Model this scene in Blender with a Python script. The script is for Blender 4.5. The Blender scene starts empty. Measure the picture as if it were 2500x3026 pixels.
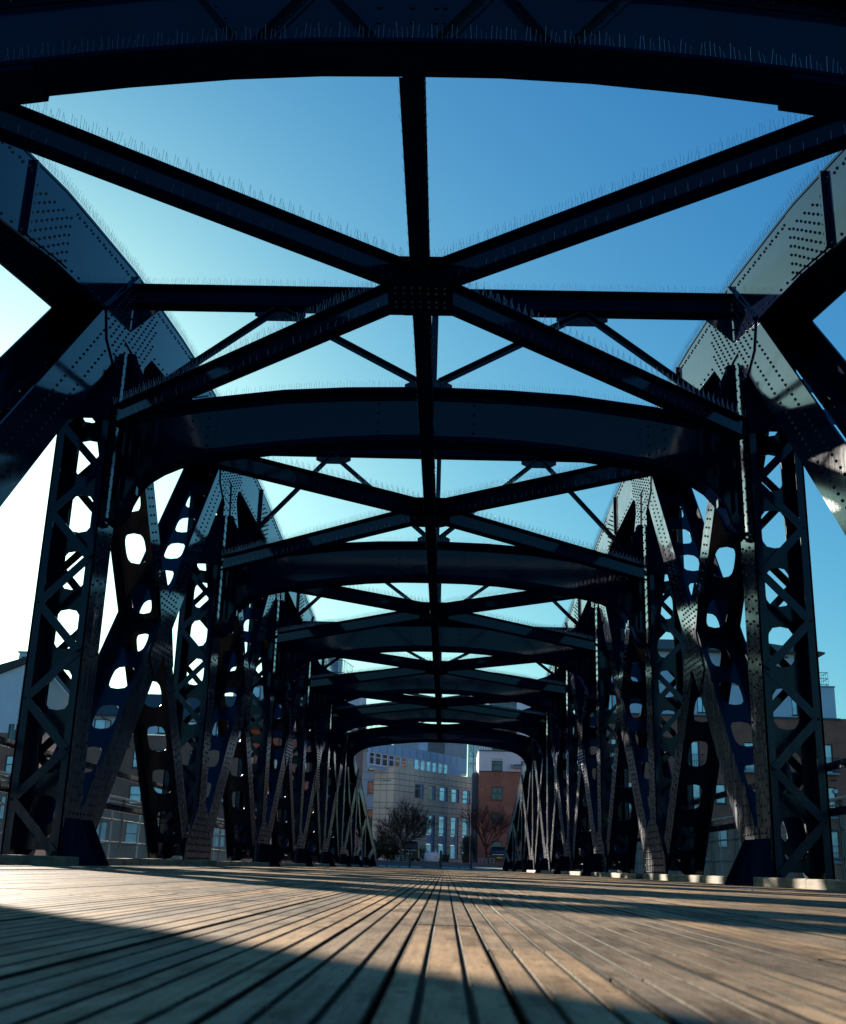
import bpy, bmesh, math, random
from mathutils import Vector, Matrix
random.seed(7)
SC = bpy.context.scene
COL = SC.collection
rad = math.radians

# ------------------------------------------------------------------ camera, sky, sun, exposure
CAM = Vector((0.3411, 0.0, 0.0944))
YAW, PITCH, ROLL, FPX = 0.0276, 0.3044, 0.0303, 3334.5
def cam_matrix():
    c, s = math.cos(YAW), math.sin(YAW)
    r0 = Vector((c, s, 0)); f0 = Vector((-s, c, 0)); z = Vector((0, 0, 1))
    f = f0 * math.cos(PITCH) + z * math.sin(PITCH)
    u0 = -f0 * math.sin(PITCH) + z * math.cos(PITCH)
    r = r0 * math.cos(ROLL) + u0 * math.sin(ROLL)
    u = -r0 * math.sin(ROLL) + u0 * math.cos(ROLL)
    m = Matrix((r, u, -f)).transposed().to_4x4()
    m.translation = CAM
    return m
cd = bpy.data.cameras.new('camera')
cd.sensor_fit = 'VERTICAL'; cd.sensor_height = 36.0
cd.lens = FPX / 3026.0 * 36.0
cd.clip_start = 0.02; cd.clip_end = 3000
cd.dof.use_dof = True; cd.dof.focus_distance = 13.0; cd.dof.aperture_fstop = 14.0
cam = bpy.data.objects.new('camera', cd); COL.objects.link(cam)
cam.matrix_world = cam_matrix(); SC.camera = cam

SUN_AZ, SUN_EL = 27.5, 15.0          # degrees to the left of the bridge axis, degrees above the horizon
w = bpy.data.worlds.new('World'); SC.world = w; w.use_nodes = True
nt = w.node_tree; nt.nodes.clear()
sky = nt.nodes.new('ShaderNodeTexSky'); sky.sky_type = 'NISHITA'; sky.sun_disc = False
sky.sun_elevation = rad(SUN_EL); sky.sun_rotation = rad(-SUN_AZ)
sky.altitude = 0; sky.air_density = 1.0; sky.dust_density = 1.1; sky.ozone_density = 2.0
bg = nt.nodes.new('ShaderNodeBackground'); bg.inputs['Strength'].default_value = 0.05
wo = nt.nodes.new('ShaderNodeOutputWorld')
# film response of the photograph: cool white balance, deeper red and softer blue towards the bright side of the sky
KSKY = 0.1375
sep = nt.nodes.new('ShaderNodeSeparateColor'); com = nt.nodes.new('ShaderNodeCombineColor'); nt.links.new(sky.outputs[0], sep.inputs[0])
for ch, (g, amp) in enumerate(((1.40, 0.46), (1.02, 0.84), (0.62, 0.86))):
    m1 = nt.nodes.new('ShaderNodeMath'); m1.operation = 'MULTIPLY'; m1.inputs[1].default_value = KSKY
    m2 = nt.nodes.new('ShaderNodeMath'); m2.operation = 'POWER'; m2.inputs[1].default_value = g
    m3 = nt.nodes.new('ShaderNodeMath'); m3.operation = 'MULTIPLY'; m3.inputs[1].default_value = amp / KSKY
    mx = nt.nodes.new('ShaderNodeMath'); mx.operation = 'MAXIMUM' if g < 1 else 'MINIMUM'      # straight response beyond white
    nt.links.new(m1.outputs[0], mx.inputs[0]); nt.links.new(m2.outputs[0], mx.inputs[1])
    nt.links.new(sep.outputs[ch], m1.inputs[0]); nt.links.new(m1.outputs[0], m2.inputs[0]); nt.links.new(mx.outputs[0], m3.inputs[0]); nt.links.new(m3.outputs[0], com.inputs[ch])
nt.links.new(com.outputs[0], bg.inputs[0]); nt.links.new(bg.outputs[0], wo.inputs[0])
sd = bpy.data.lights.new('sun', 'SUN'); sd.energy = 5.0; sd.angle = rad(0.5); sd.color = (1.0, 0.91, 0.78)
sun = bpy.data.objects.new('sun', sd); COL.objects.link(sun)
S = Vector((-math.sin(rad(SUN_AZ)) * math.cos(rad(SUN_EL)), math.cos(rad(SUN_AZ)) * math.cos(rad(SUN_EL)), math.sin(rad(SUN_EL))))
sun.rotation_euler = S.to_track_quat('Z', 'Y').to_euler()
sun.location = (0, 0, 60)
vs = SC.view_settings
vs.view_transform = 'Standard'; vs.look = 'None'; vs.exposure = 1.46; vs.gamma = 1.0; vs.use_curve_mapping = False
SC.render.film_transparent = False

# ------------------------------------------------------------------ helpers
class MB:
    def __init__(s): s.v = []; s.f = []
    def add(s, vs, fs):
        n = len(s.v); s.v.extend([tuple(q) for q in vs]); s.f.extend([tuple(n + i for i in f) for f in fs])
    def box(s, x0, x1, y0, y1, z0, z1):
        s.add([(x0,y0,z0),(x1,y0,z0),(x1,y1,z0),(x0,y1,z0),(x0,y0,z1),(x1,y0,z1),(x1,y1,z1),(x0,y1,z1)],
              [(0,3,2,1),(4,5,6,7),(0,1,5,4),(1,2,6,5),(2,3,7,6),(3,0,4,7)])
    def prism(s, pts, off):
        n = len(pts); off = Vector(off); a = [Vector(p) for p in pts]; b = [p + off for p in a]
        fs = [tuple(range(n - 1, -1, -1)), tuple(range(n, 2 * n))]
        for i in range(n):
            j = (i + 1) % n; fs.append((i, j, n + j, n + i))
        s.add(a + b, fs)
    def prx(s, poly, x0, x1): s.prism([(x0, y, z) for y, z in poly], (x1 - x0, 0, 0))
    def pry(s, poly, y0, y1): s.prism([(x, y0, z) for x, z in poly], (0, y1 - y0, 0))
    def strip(s, top, bot, x0, x1):
        # plate in the YZ plane between two polylines of equal length
        n = len(top); vs = []
        for x in (x0, x1):
            for (y, z) in top: vs.append((x, y, z))
            for (y, z) in bot: vs.append((x, y, z))
        fs = []; o = 2 * n
        for i in range(n - 1):
            fs += [(i, i+1, n+i+1, n+i), (o+i, o+n+i, o+n+i+1, o+i+1), (i, o+i, o+i+1, i+1), (n+i, n+i+1, o+n+i+1, o+n+i)]
        fs += [(0, n, o+n, o), (n-1, o+n-1, o+2*n-1, 2*n-1)]
        s.add(vs, fs)
    def bar(s, p0, p1, w, h, up=(0, 0, 1)):
        p0 = Vector(p0); p1 = Vector(p1); d = (p1 - p0).normalized(); up = Vector(up)
        sd_ = d.cross(up)
        if sd_.length < 1e-6: sd_ = d.cross(Vector((1, 0, 0)))
        sd_.normalize(); u = sd_.cross(d).normalized()
        vs = []
        for p in (p0, p1):
            for a, b in ((-1,-1),(1,-1),(1,1),(-1,1)): vs.append(p + sd_ * (a * w / 2) + u * (b * h / 2))
        s.add(vs, [(3,2,1,0),(4,5,6,7),(0,1,5,4),(1,2,6,5),(2,3,7,6),(3,0,4,7)])
    def tube(s, pts, r, n=6, r1=None, cap=True):
        pts = [Vector(p) for p in pts]; m = len(pts); vs = []; fs = []
        prev = None
        for i, p in enumerate(pts):
            d = (pts[min(i+1, m-1)] - pts[max(i-1, 0)]).normalized()
            a = d.cross(Vector((0, 0, 1)))
            if a.length < 1e-3: a = d.cross(Vector((1, 0, 0)))
            a.normalize(); b = d.cross(a)
            rr = r if r1 is None else r + (r1 - r) * i / (m - 1)
            for k in range(n):
                t = 2 * math.pi * k / n
                vs.append(p + a * (rr * math.cos(t)) + b * (rr * math.sin(t)))
        for i in range(m - 1):
            for k in range(n):
                j = (k + 1) % n; fs.append((i*n+k, i*n+j, (i+1)*n+j, (i+1)*n+k))
        if cap: fs += [tuple(range(n-1, -1, -1)), tuple((m-1)*n+k for k in range(n))]
        s.add(vs, fs)
    def rivet(s, p, nrm, r=0.0180):
        p = Vector(p); nrm = Vector(nrm); a = nrm.orthogonal().normalized(); b = nrm.cross(a)
        vs = []
        for k in range(6):
            t = k * math.pi / 3; vs.append(p + (a * math.cos(t) + b * math.sin(t)) * r)
        for k in range(6):
            t = k * math.pi / 3; vs.append(p + (a * math.cos(t) + b * math.sin(t)) * r * .66 + nrm * r * .7)
        vs.append(p + nrm * r * .95)
        fs = [(k, (k+1) % 6, 6 + (k+1) % 6, 6 + k) for k in range(6)] + [(6+k, 6+(k+1) % 6, 12) for k in range(6)]
        s.add(vs, fs)
    def spikes(s, p0, p1, up, side, n_per_m=34, ln=0.10, spread=0.45):
        p0 = Vector(p0); p1 = Vector(p1); up = Vector(up).normalized(); side = Vector(side).normalized()
        L = (p1 - p0).length; n = max(2, int(L * n_per_m)); d = (p1 - p0) / n; r = 0.0014; dn = d.normalized()
        gap = random.random()
        for i in range(n):
            if (i / n_per_m + gap) % 0.42 < 0.022: continue
            k = (i % 4) - 1.5
            t = (up + side * (k * spread * .45 + random.uniform(-.08, .08)) + dn * random.uniform(-.12, .12)).normalized()
            b = p0 + d * (i + .5); tip = b + t * ln * random.uniform(.85, 1.08)
            a1 = t.orthogonal().normalized(); b1 = t.cross(a1)
            vs = []
            for q in (b, tip):
                for j in range(3):
                    th = j * 2.0944; vs.append(q + (a1 * math.cos(th) + b1 * math.sin(th)) * r)
            s.add(vs, [(0,1,4,3),(1,2,5,4),(2,0,3,5)])
    def build(s, name, mat, parent=None, kind=None, smooth=False):
        me = bpy.data.meshes.new(name); me.from_pydata(s.v, [], s.f)
        bm = bmesh.new(); bm.from_mesh(me); bmesh.ops.recalc_face_normals(bm, faces=bm.faces); bm.to_mesh(me); bm.free()
        if smooth:
            for p in me.polygons: p.use_smooth = True
        me.materials.append(mat)
        o = bpy.data.objects.new(name, me); COL.objects.link(o)
        if parent is not None: o.parent = parent
        if kind: o['kind'] = kind
        return o

def perf(mb, o, e1, e2, L, W, t, pitch, hl, hw, nrm):
    """plate from o along e1 (length L) and e2 (width W), thickness t along nrm, pierced by rounded oval holes"""
    o = Vector(o); e1 = Vector(e1); e2 = Vector(e2); nrm = Vector(nrm)
    n = max(1, int(round(L / pitch))); cl = L / n
    A, B = cl / 2, W / 2
    angs = sorted([k * math.pi / 8 + .01 for k in range(16)] + [math.atan2(B, A), math.atan2(B, -A), math.atan2(-B, -A) + 2*math.pi, math.atan2(-B, A) + 2*math.pi])
    hl = min(hl, A * .86); m = len(angs)
    for c in range(n):
        ce = o + e1 * (cl * (c + .5)) + e2 * (W / 2)
        vs = []
        for lay in (0, 1):
            for ring in (0, 1):
                for th in angs:
                    cs, sn = math.cos(th), math.sin(th)
                    if ring == 0: r = 1.0 / max(abs(cs) / A, abs(sn) / B)
                    else: r = (abs(cs / hl) ** 3.2 + abs(sn / hw) ** 3.2) ** (-1 / 3.2)
                    vs.append(ce + e1 * (r * cs) + e2 * (r * sn) + nrm * (t * lay))
        fs = []
        for k in range(m):
            j = (k + 1) % m
            fs += [(k, j, m+j, m+k), (2*m+k, 3*m+k, 3*m+j, 2*m+j), (m+k, m+j, 3*m+j, 3*m+k)]
        mb.add(vs, fs)

def thing(name, label, cat, loc=(0, 0, 0), rz=0, group=None):
    o = bpy.data.objects.new(name, None); COL.objects.link(o); o.location = loc; o.rotation_euler = (0, 0, rz)
    o.empty_display_size = .2
    o['label'] = label; o['category'] = cat
    if group: o['group'] = group
    return o
def tag(o, label, cat=None, group=None, kind=None):
    o['label'] = label
    if cat: o['category'] = cat
    if group: o['group'] = group
    if kind: o['kind'] = kind
    return o
def dup(o, parent=None, loc=None):
    c = o.copy(); COL.objects.link(c); c.parent = parent
    if loc is not None: c.location = loc
    return c

# ------------------------------------------------------------------ materials
class NT:
    def __init__(s, name):
        s.m = bpy.data.materials.new(name); s.m.use_nodes = True; s.t = s.m.node_tree; s.t.nodes.clear()
        s.out = s.n('ShaderNodeOutputMaterial'); s.b = s.n('ShaderNodeBsdfPrincipled'); s.l(s.b.outputs[0], s.out.inputs[0])
    def n(s, k, **kw):
        x = s.t.nodes.new(k)
        for a, v in kw.items(): setattr(x, a, v)
        return x
    def l(s, a, b): s.t.links.new(a, b)
    def noise(s, scale, detail=4, vec=None, rough=.55):
        x = s.n('ShaderNodeTexNoise'); x.inputs['Scale'].default_value = scale; x.inputs['Detail'].default_value = detail; x.inputs['Roughness'].default_value = rough
        if vec is not None: s.l(vec, x.inputs['Vector'])
        return x
    def ramp(s, fac, stops):
        x = s.n('ShaderNodeValToRGB'); e = x.color_ramp.elements
        while len(e) < len(stops): e.new(.5)
        for i, (p, c) in enumerate(stops):
            e[i].position = p; e[i].color = (c[0], c[1], c[2], 1) if hasattr(c, '__len__') else (c, c, c, 1)
        s.l(fac, x.inputs[0]); return x
    def mapping(s, vec, scale=(1,1,1), loc=None):
        x = s.n('ShaderNodeMapping'); x.inputs['Scale'].default_value = scale; s.l(vec, x.inputs[0]); return x
    def mix(s, fac, a, b, mode='MIX'):
        x = s.n('ShaderNodeMix'); x.data_type = 'RGBA'; x.blend_type = mode
        for val, i in ((fac, 0), (a, 6), (b, 7)):
            if hasattr(val, 'links') or hasattr(val, 'is_linked'): s.l(val, x.inputs[i])
            elif i == 0: x.inputs[0].default_value = val
            else: x.inputs[i].default_value = (val[0], val[1], val[2], 1)
        return x.outputs[2]
    def bump(s, h, st=.3, d=.01, nrm=None):
        x = s.n('ShaderNodeBump'); x.inputs['Strength'].default_value = st; x.inputs['Distance'].default_value = d
        s.l(h, x.inputs['Height'])
        if nrm is not None: s.l(nrm, x.inputs['Normal'])
        s.l(x.outputs[0], s.b.inputs['Normal']); return x.outputs[0]
    def set(s, **kw):
        for a, v in kw.items():
            i = s.b.inputs[a.replace('_', ' ')]
            i.default_value = (v[0], v[1], v[2], 1) if hasattr(v, '__len__') and len(v) == 3 else v
        return s

def mat_steel(name='navy_gloss_paint', no_reflect=False):
    k = NT(name); tc = k.n('ShaderNodeTexCoord'); v = tc.outputs['Object']
    n1 = k.noise(1.3, 5, v); n2 = k.noise(9, 3, v); n3 = k.noise(5, 6, v, .7)
    streak = k.noise(1.0, 5, k.mapping(v, (14, 14, .8)).outputs[0], .65)
    col = k.ramp(n1.outputs[0], [(.3, (.0014, .0042, .0165)), (.7, (.0022, .0062, .0230))])
    # road dust and splash grime, thicker near the deck
    sx = k.n('ShaderNodeSeparateXYZ'); k.l(v, sx.inputs[0])
    mr = k.n('ShaderNodeMapRange'); mr.inputs['From Min'].default_value = 4.4; mr.inputs['From Max'].default_value = .1; k.l(sx.outputs['Z'], mr.inputs['Value'])
    st = k.ramp(streak.outputs[0], [(.35, .15), (.7, 1.0)])
    du = k.n('ShaderNodeMath', operation='MULTIPLY'); k.l(mr.outputs[0], du.inputs[0]); k.l(st.outputs[0], du.inputs[1])
    sc = k.n('ShaderNodeMath', operation='MULTIPLY'); sc.inputs[1].default_value = .20; k.l(du.outputs[0], sc.inputs[0])
    c2 = k.mix(sc.outputs[0], col.outputs[0], (.052, .068, .092))
    chip = k.ramp(n3.outputs[0], [(.66, 0.0), (.74, .5)])
    c3 = k.mix(chip.outputs[0], c2, (.020, .019, .018))
    k.l(c3, k.b.inputs['Base Color'])
    rb = k.ramp(n3.outputs[0], [(.35, .065), (.65, .10)])
    rs = k.n('ShaderNodeMath', operation='MULTIPLY_ADD'); rs.inputs[1].default_value = .40; k.l(du.outputs[0], rs.inputs[0]); k.l(rb.outputs[0], rs.inputs[2])
    if no_reflect: k.set(Roughness=.62, Specular_IOR_Level=0.0)  # same paint, reflections removed so overhead undersides and brackets stay dark
    else: k.l(rs.outputs[0], k.b.inputs['Roughness']); k.set(Specular_IOR_Level=.22)
    k.bump(n2.outputs[0], .05, .004)
    return k.m
def mat_plain(name, col, rough=.5, metal=0.0, var=.15, scale=3.0, spec=.5, bump=0):
    k = NT(name); tc = k.n('ShaderNodeTexCoord'); n = k.noise(scale, 5, tc.outputs['Object'])
    r = k.ramp(n.outputs[0], [(.3, [c * (1 - var) for c in col]), (.7, [min(1, c * (1 + var)) for c in col])])
    k.l(r.outputs[0], k.b.inputs['Base Color']); k.set(Roughness=rough, Metallic=metal, Specular_IOR_Level=spec)
    if bump:
        n2 = k.noise(scale * 12, 4, tc.outputs['Object']); k.bump(n2.outputs[0], bump, .01)
    return k.m
def mat_wood():
    k = NT('weathered_deck_timber'); tc = k.n('ShaderNodeTexCoord'); oi = k.n('ShaderNodeObjectInfo')
    off = k.n('ShaderNodeVectorMath', operation='ADD'); k.l(tc.outputs['Object'], off.inputs[0])
    mul = k.n('ShaderNodeVectorMath', operation='SCALE'); mul.inputs[0].default_value = (3.1, 47.0, 0.7); k.l(oi.outputs['Random'], mul.inputs['Scale']); k.l(mul.outputs[0], off.inputs[1])
    v = off.outputs[0]
    gp = k.n('ShaderNodeNewGeometry')
    g = k.noise(1.0, 7, k.mapping(v, (85, 5.0, 40)).outputs[0], .7)
    blot = k.noise(1.0, 6, k.mapping(v, (14, 4.5, 14)).outputs[0], .65)
    wide = k.noise(1.0, 6, k.mapping(gp.outputs['Position'], (1.6, .9, 1)).outputs[0], .68)
    spot = k.noise(1.0, 3, k.mapping(v, (60, 42, 60)).outputs[0], .5)
    fine = k.noise(1.0, 3, k.mapping(v, (260, 90, 260)).outputs[0], .6)
    col = k.ramp(g.outputs[0], [(.26, (.235, .158, .096)), (.50, (.440, .312, .200)), (.76, (.56, .415, .275))])
    st = k.ramp(blot.outputs[0], [(.33, (.40, .39, .38)), (.50, (.90, .90, .90)), (.7, (1.12, 1.06, 1.0))])
    c = k.mix(1.0, col.outputs[0], st.outputs[0], 'MULTIPLY')
    wd = k.ramp(wide.outputs[0], [(.36, (.52, .53, .56)), (.52, (.92, .92, .92)), (.66, (1.18, 1.12, 1.02))])
    c = k.mix(1.0, c, wd.outputs[0], 'MULTIPLY')
    sp = k.ramp(spot.outputs[0], [(.66, (1, 1, 1)), (.74, (.40, .38, .36))])
    c = k.mix(1.0, c, sp.outputs[0], 'MULTIPLY')
    pr = k.ramp(oi.outputs['Random'], [(0, (.66, .70, .76)), (.5, (.95, .93, .90)), (1, (1.22, 1.10, .94))])
    c = k.mix(1.0, c, pr.outputs[0], 'MULTIPLY')
    # grit and moss packed in the grooves: sits below the walking surface
    def mth(op, a_, b_=None):
        x = k.n('ShaderNodeMath', operation=op)
        for i, q in enumerate((a_, b_)):
            if q is None: continue
            if isinstance(q, (int, float)): x.inputs[i].default_value = q
            else: k.l(q, x.inputs[i])
        return x.outputs[0]
    geo = k.n('ShaderNodeSeparateXYZ'); k.l(tc.outputs['Object'], geo.inputs[0])
    mm = mth('MULTIPLY', mth('FRACT', mth('DIVIDE', mth('SUBTRACT', geo.outputs['X'], .2955), .1014)), .1014)
    rag = k.noise(1.0, 4, k.mapping(v, (150, 55, 150)).outputs[0], .7)
    jag = mth('MULTIPLY', mth('SUBTRACT', rag.outputs[0], .5), .0040)
    gap = mth('ADD', mth('MINIMUM', mm, mth('SUBTRACT', .0969, mm)), jag)
    grv = mth('ADD', mth('SUBTRACT', mth('MINIMUM', mth('ABSOLUTE', mth('SUBTRACT', mm, .028)), mth('ABSOLUTE', mth('SUBTRACT', mm, .067))), .0014), jag)
    for dist, colr in ((grv, (.062, .054, .036)), (gap, (.024, .021, .015))):
        low = k.n('ShaderNodeMapRange'); low.inputs['From Min'].default_value = .0034; low.inputs['From Max'].default_value = .0012; k.l(dist, low.inputs['Value'])
        c = k.mix(low.outputs[0], c, colr)
    k.l(c, k.b.inputs['Base Color'])
    rr = k.ramp(blot.outputs[0], [(.3, .62), (.7, .80)]); k.l(rr.outputs[0], k.b.inputs['Roughness'])
    a = k.n('ShaderNodeMath', operation='ADD'); k.l(g.outputs[0], a.inputs[0]); k.l(fine.outputs[0], a.inputs[1])
    k.bump(a.outputs[0], .5, .0018); k.set(Specular_IOR_Level=.015)
    return k.m
def mat_kerb():
    k = NT('sawn_kerb_timber'); tc = k.n('ShaderNodeTexCoord'); v = tc.outputs['Object']
    g = k.noise(1.0, 6, k.mapping(v, (30, 1.6, 30)).outputs[0], .65); b = k.noise(3.0, 5, v)
    col = k.ramp(g.outputs[0], [(.3, (.13, .095, .055)), (.6, (.28, .215, .13)), (.8, (.38, .30, .19))])
    st = k.ramp(b.outputs[0], [(.35, (.45, .45, .42)), (.6, (1, 1, 1))])
    k.l(k.mix(1.0, col.outputs[0], st.outputs[0], 'MULTIPLY'), k.b.inputs['Base Color']); k.set(Roughness=.75)
    k.bump(g.outputs[0], .5, .006); return k.m
def mat_brick(name, c1, c2, mortar, sc=1.0, rot=None):
    k = NT(name); tc = k.n('ShaderNodeTexCoord')
    sx = k.n('ShaderNodeSeparateXYZ'); k.l(tc.outputs['Object'], sx.inputs[0])
    ad = k.n('ShaderNodeMath', operation='ADD'); k.l(sx.outputs['X'], ad.inputs[0]); k.l(sx.outputs['Y'], ad.inputs[1])
    cx = k.n('ShaderNodeCombineXYZ'); k.l(ad.outputs[0], cx.inputs['X']); k.l(sx.outputs['Z'], cx.inputs['Y'])
    br = k.n('ShaderNodeTexBrick'); k.l(cx.outputs[0], br.inputs['Vector'])
    br.inputs['Color1'].default_value = (*c1, 1); br.inputs['Color2'].default_value = (*c2, 1); br.inputs['Mortar'].default_value = (*mortar, 1)
    br.inputs['Scale'].default_value = sc; br.inputs['Mortar Size'].default_value = .009; br.inputs['Brick Width'].default_value = .225; br.inputs['Row Height'].default_value = .075; br.inputs['Bias'].default_value = -.1
    n = k.noise(.7, 5, tc.outputs['Object']); r = k.ramp(n.outputs[0], [(.3, (.75, .75, .75)), (.7, (1.12, 1.1, 1.08))])
    k.l(k.mix(1.0, br.outputs['Color'], r.outputs[0], 'MULTIPLY'), k.b.inputs['Base Color']); k.set(Roughness=.85)
    k.bump(br.outputs['Fac'], -.4, .01); return k.m
def mat_roof(name, col):
    k = NT(name); tc = k.n('ShaderNodeTexCoord'); v = tc.outputs['Object']
    sx = k.n('ShaderNodeSeparateXYZ'); k.l(v, sx.inputs[0])
    wv = k.n('ShaderNodeTexWave', wave_type='BANDS', bands_direction='Z', wave_profile='SAW'); wv.inputs['Scale'].default_value = 1.25; wv.inputs['Distortion'].default_value = .4; wv.inputs['Detail Scale'].default_value = 8; k.l(v, wv.inputs['Vector'])
    n = k.noise(2.0, 6, k.mapping(v, (4, 4, 4)).outputs[0])
    r = k.ramp(n.outputs[0], [(.3, [c * .6 for c in col]), (.7, [c * 1.35 for c in col])])
    d = k.ramp(wv.outputs[0], [(0, .55), (.25, 1.0)])
    k.l(k.mix(1.0, r.outputs[0], d.outputs[0], 'MULTIPLY'), k.b.inputs['Base Color']); k.set(Roughness=.8)
    k.bump(wv.outputs[0], .5, .05); return k.m
def mat_glass(name, col=(.52, .60, .66), metal=.85):
    k = NT(name); tc = k.n('ShaderNodeTexCoord'); n = k.noise(.9, 2, tc.outputs['Object'])
    r = k.ramp(n.outputs[0], [(.35, [c * .75 for c in col]), (.65, [c * 1.15 for c in col])]); k.l(r.outputs[0], k.b.inputs['Base Color'])
    k.set(Roughness=.06, Metallic=metal); k.bump(n.outputs[0], .04, .02); return k.m

M = {}
M['steel'] = mat_steel(); M['steel_no_reflect'] = mat_steel('navy_paint_reflections_off', True)
M['spike'] = mat_plain('spike_steel', (.32, .36, .40), .4, .7, .05)
M['wood'] = mat_wood(); M['kerb'] = mat_kerb()
M['galv'] = mat_plain('galvanised_tube', (.24, .27, .29), .4, .6, .12)
M['render_white'] = mat_plain('white_render', (.62, .68, .72), .8, 0, .06, .8)
M['render_cream'] = mat_plain('cream_render', (.66, .60, .52), .8, 0, .06, .8)
M['stone'] = mat_plain('sandstone_panel', (.45, .49, .44), .8, 0, .16, .35, .3, .1)
M['joint'] = mat_plain('dark_joint', (.055, .058, .058), .9)
M['blue_clad'] = mat_plain('blue_grey_cladding', (.19, .36, .56), .55, 0, .08, .4)
M['blue_frame'] = mat_plain('blue_window_frame', (.16, .30, .52), .5)
M['dark_frame'] = mat_plain('dark_window_frame', (.035, .045, .055), .5)
M['louver'] = mat_plain('louver_metal', (.22, .30, .38), .5, .2)
M['louver_dark'] = mat_plain('dark_louver_metal', (.06, .08, .11), .5, .2)
M['glass'] = mat_glass('window_glass', (.55, .66, .74), .25); M['glass_sky'] = mat_glass('sky_mirroring_glass', (.72, .80, .86), .92); M['blind'] = mat_plain('pane_with_white_blind', (.84, .90, .93), .25, 0, .08, .6, .6); M['glass_dark'] = mat_glass('dark_window_glass', (.09, .11, .13), .4)
M['glass_orange_reflection'] = mat_glass('glass_painted_orange_reflection', (.46, .33, .22), .5)  # orange reflection of a sunlit building painted into the pane colour
M['brick_r'] = mat_brick('orange_red_brick', (.58, .15, .075), (.44, .115, .06), (.20, .17, .14))
M['brick_b'] = mat_brick('brown_brick', (.42, .150, .088), (.31, .115, .07), (.20, .18, .16))
M['roof'] = mat_roof('dark_slate', (.055, .06, .062)); M['roof_b'] = mat_roof('brown_tile', (.085, .075, .055))
M['asphalt'] = mat_plain('asphalt', (.06, .06, .06), .9, 0, .25, 1.5, .3, .3)
M['paving'] = mat_plain('paving', (.16, .155, .145), .85, 0, .2, .6, .3, .2)
M['bark'] = mat_plain('bark', (.038, .029, .024), .9, 0, .3, 6)
M['bark_red'] = mat_plain('reddish_bark', (.062, .030, .026), .9, 0, .3, 6)
M['leaf'] = mat_plain('dark_leaf', (.030, .045, .024), .6, 0, .4, 2)
M['black'] = mat_plain('black_paint', (.012, .013, .015), .35)
M['car_black'] = mat_plain('black_car_paint', (.012, .014, .018), .15, 0, .05)
M['rubber'] = mat_plain('rubber', (.02, .02, .02), .85)
M['tail'] = mat_plain('tail_lens', (.06, .006, .005), .25)
M['plate'] = mat_plain('number_plate', (.62, .50, .10), .5)
M['chrome'] = mat_plain('chrome', (.6, .62, .64), .15, 1)
M['bag'] = mat_plain('woven_white_sack', (.72, .74, .76), .8, 0, .06, 5, .3, .4)
M['white'] = mat_plain('white_paint', (.75, .76, .76), .6, 0, .12, 6)
M['water'] = mat_plain('dock_water', (.012, .022, .026), .08, 0, .2, .3, .5, .15)
M['lamp'] = mat_plain('lamp_grey', (.28, .31, .33), .5, .3)

# ------------------------------------------------------------------ bridge geometry
A, T = 3.90, 0.65                    # inner truss plane, depth of a truss member across the bridge
Y1, BAY = 6.16, 7.0
def YK(k): return Y1 + (k - 1) * BAY
PROF = [(-2.2,3.62),(-.84,4.0),(2.5,4.85),(6.16,5.80),(8.85,6.5),(10.6,6.95),(13.16,7.43),(16.3,7.82),(20.16,8.0),(24,7.95),(27.16,7.78),(34.17,7.4),(41.17,6.75),(48.17,5.87),(52.6,5.05),(73.3,.62)]
def zt(y):
    for (a, za), (b, zb) in zip(PROF, PROF[1:]):
        if y <= b: return za + (zb - za) * (y - a) / (b - a)
    return PROF[-1][1]
def cdep(y): return .85 if y < 45 else .85 - .25 * min(1, (y - 45) / 20)
NB = 9                                # portals / bays drawn

bridge = thing('steel_bridge', 'dark navy riveted steel truss bridge with curved top chords spanning over the timber deck', 'bridge', (0, 0, 0))
ST = M['steel']; SM = M['steel_no_reflect']

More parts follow.
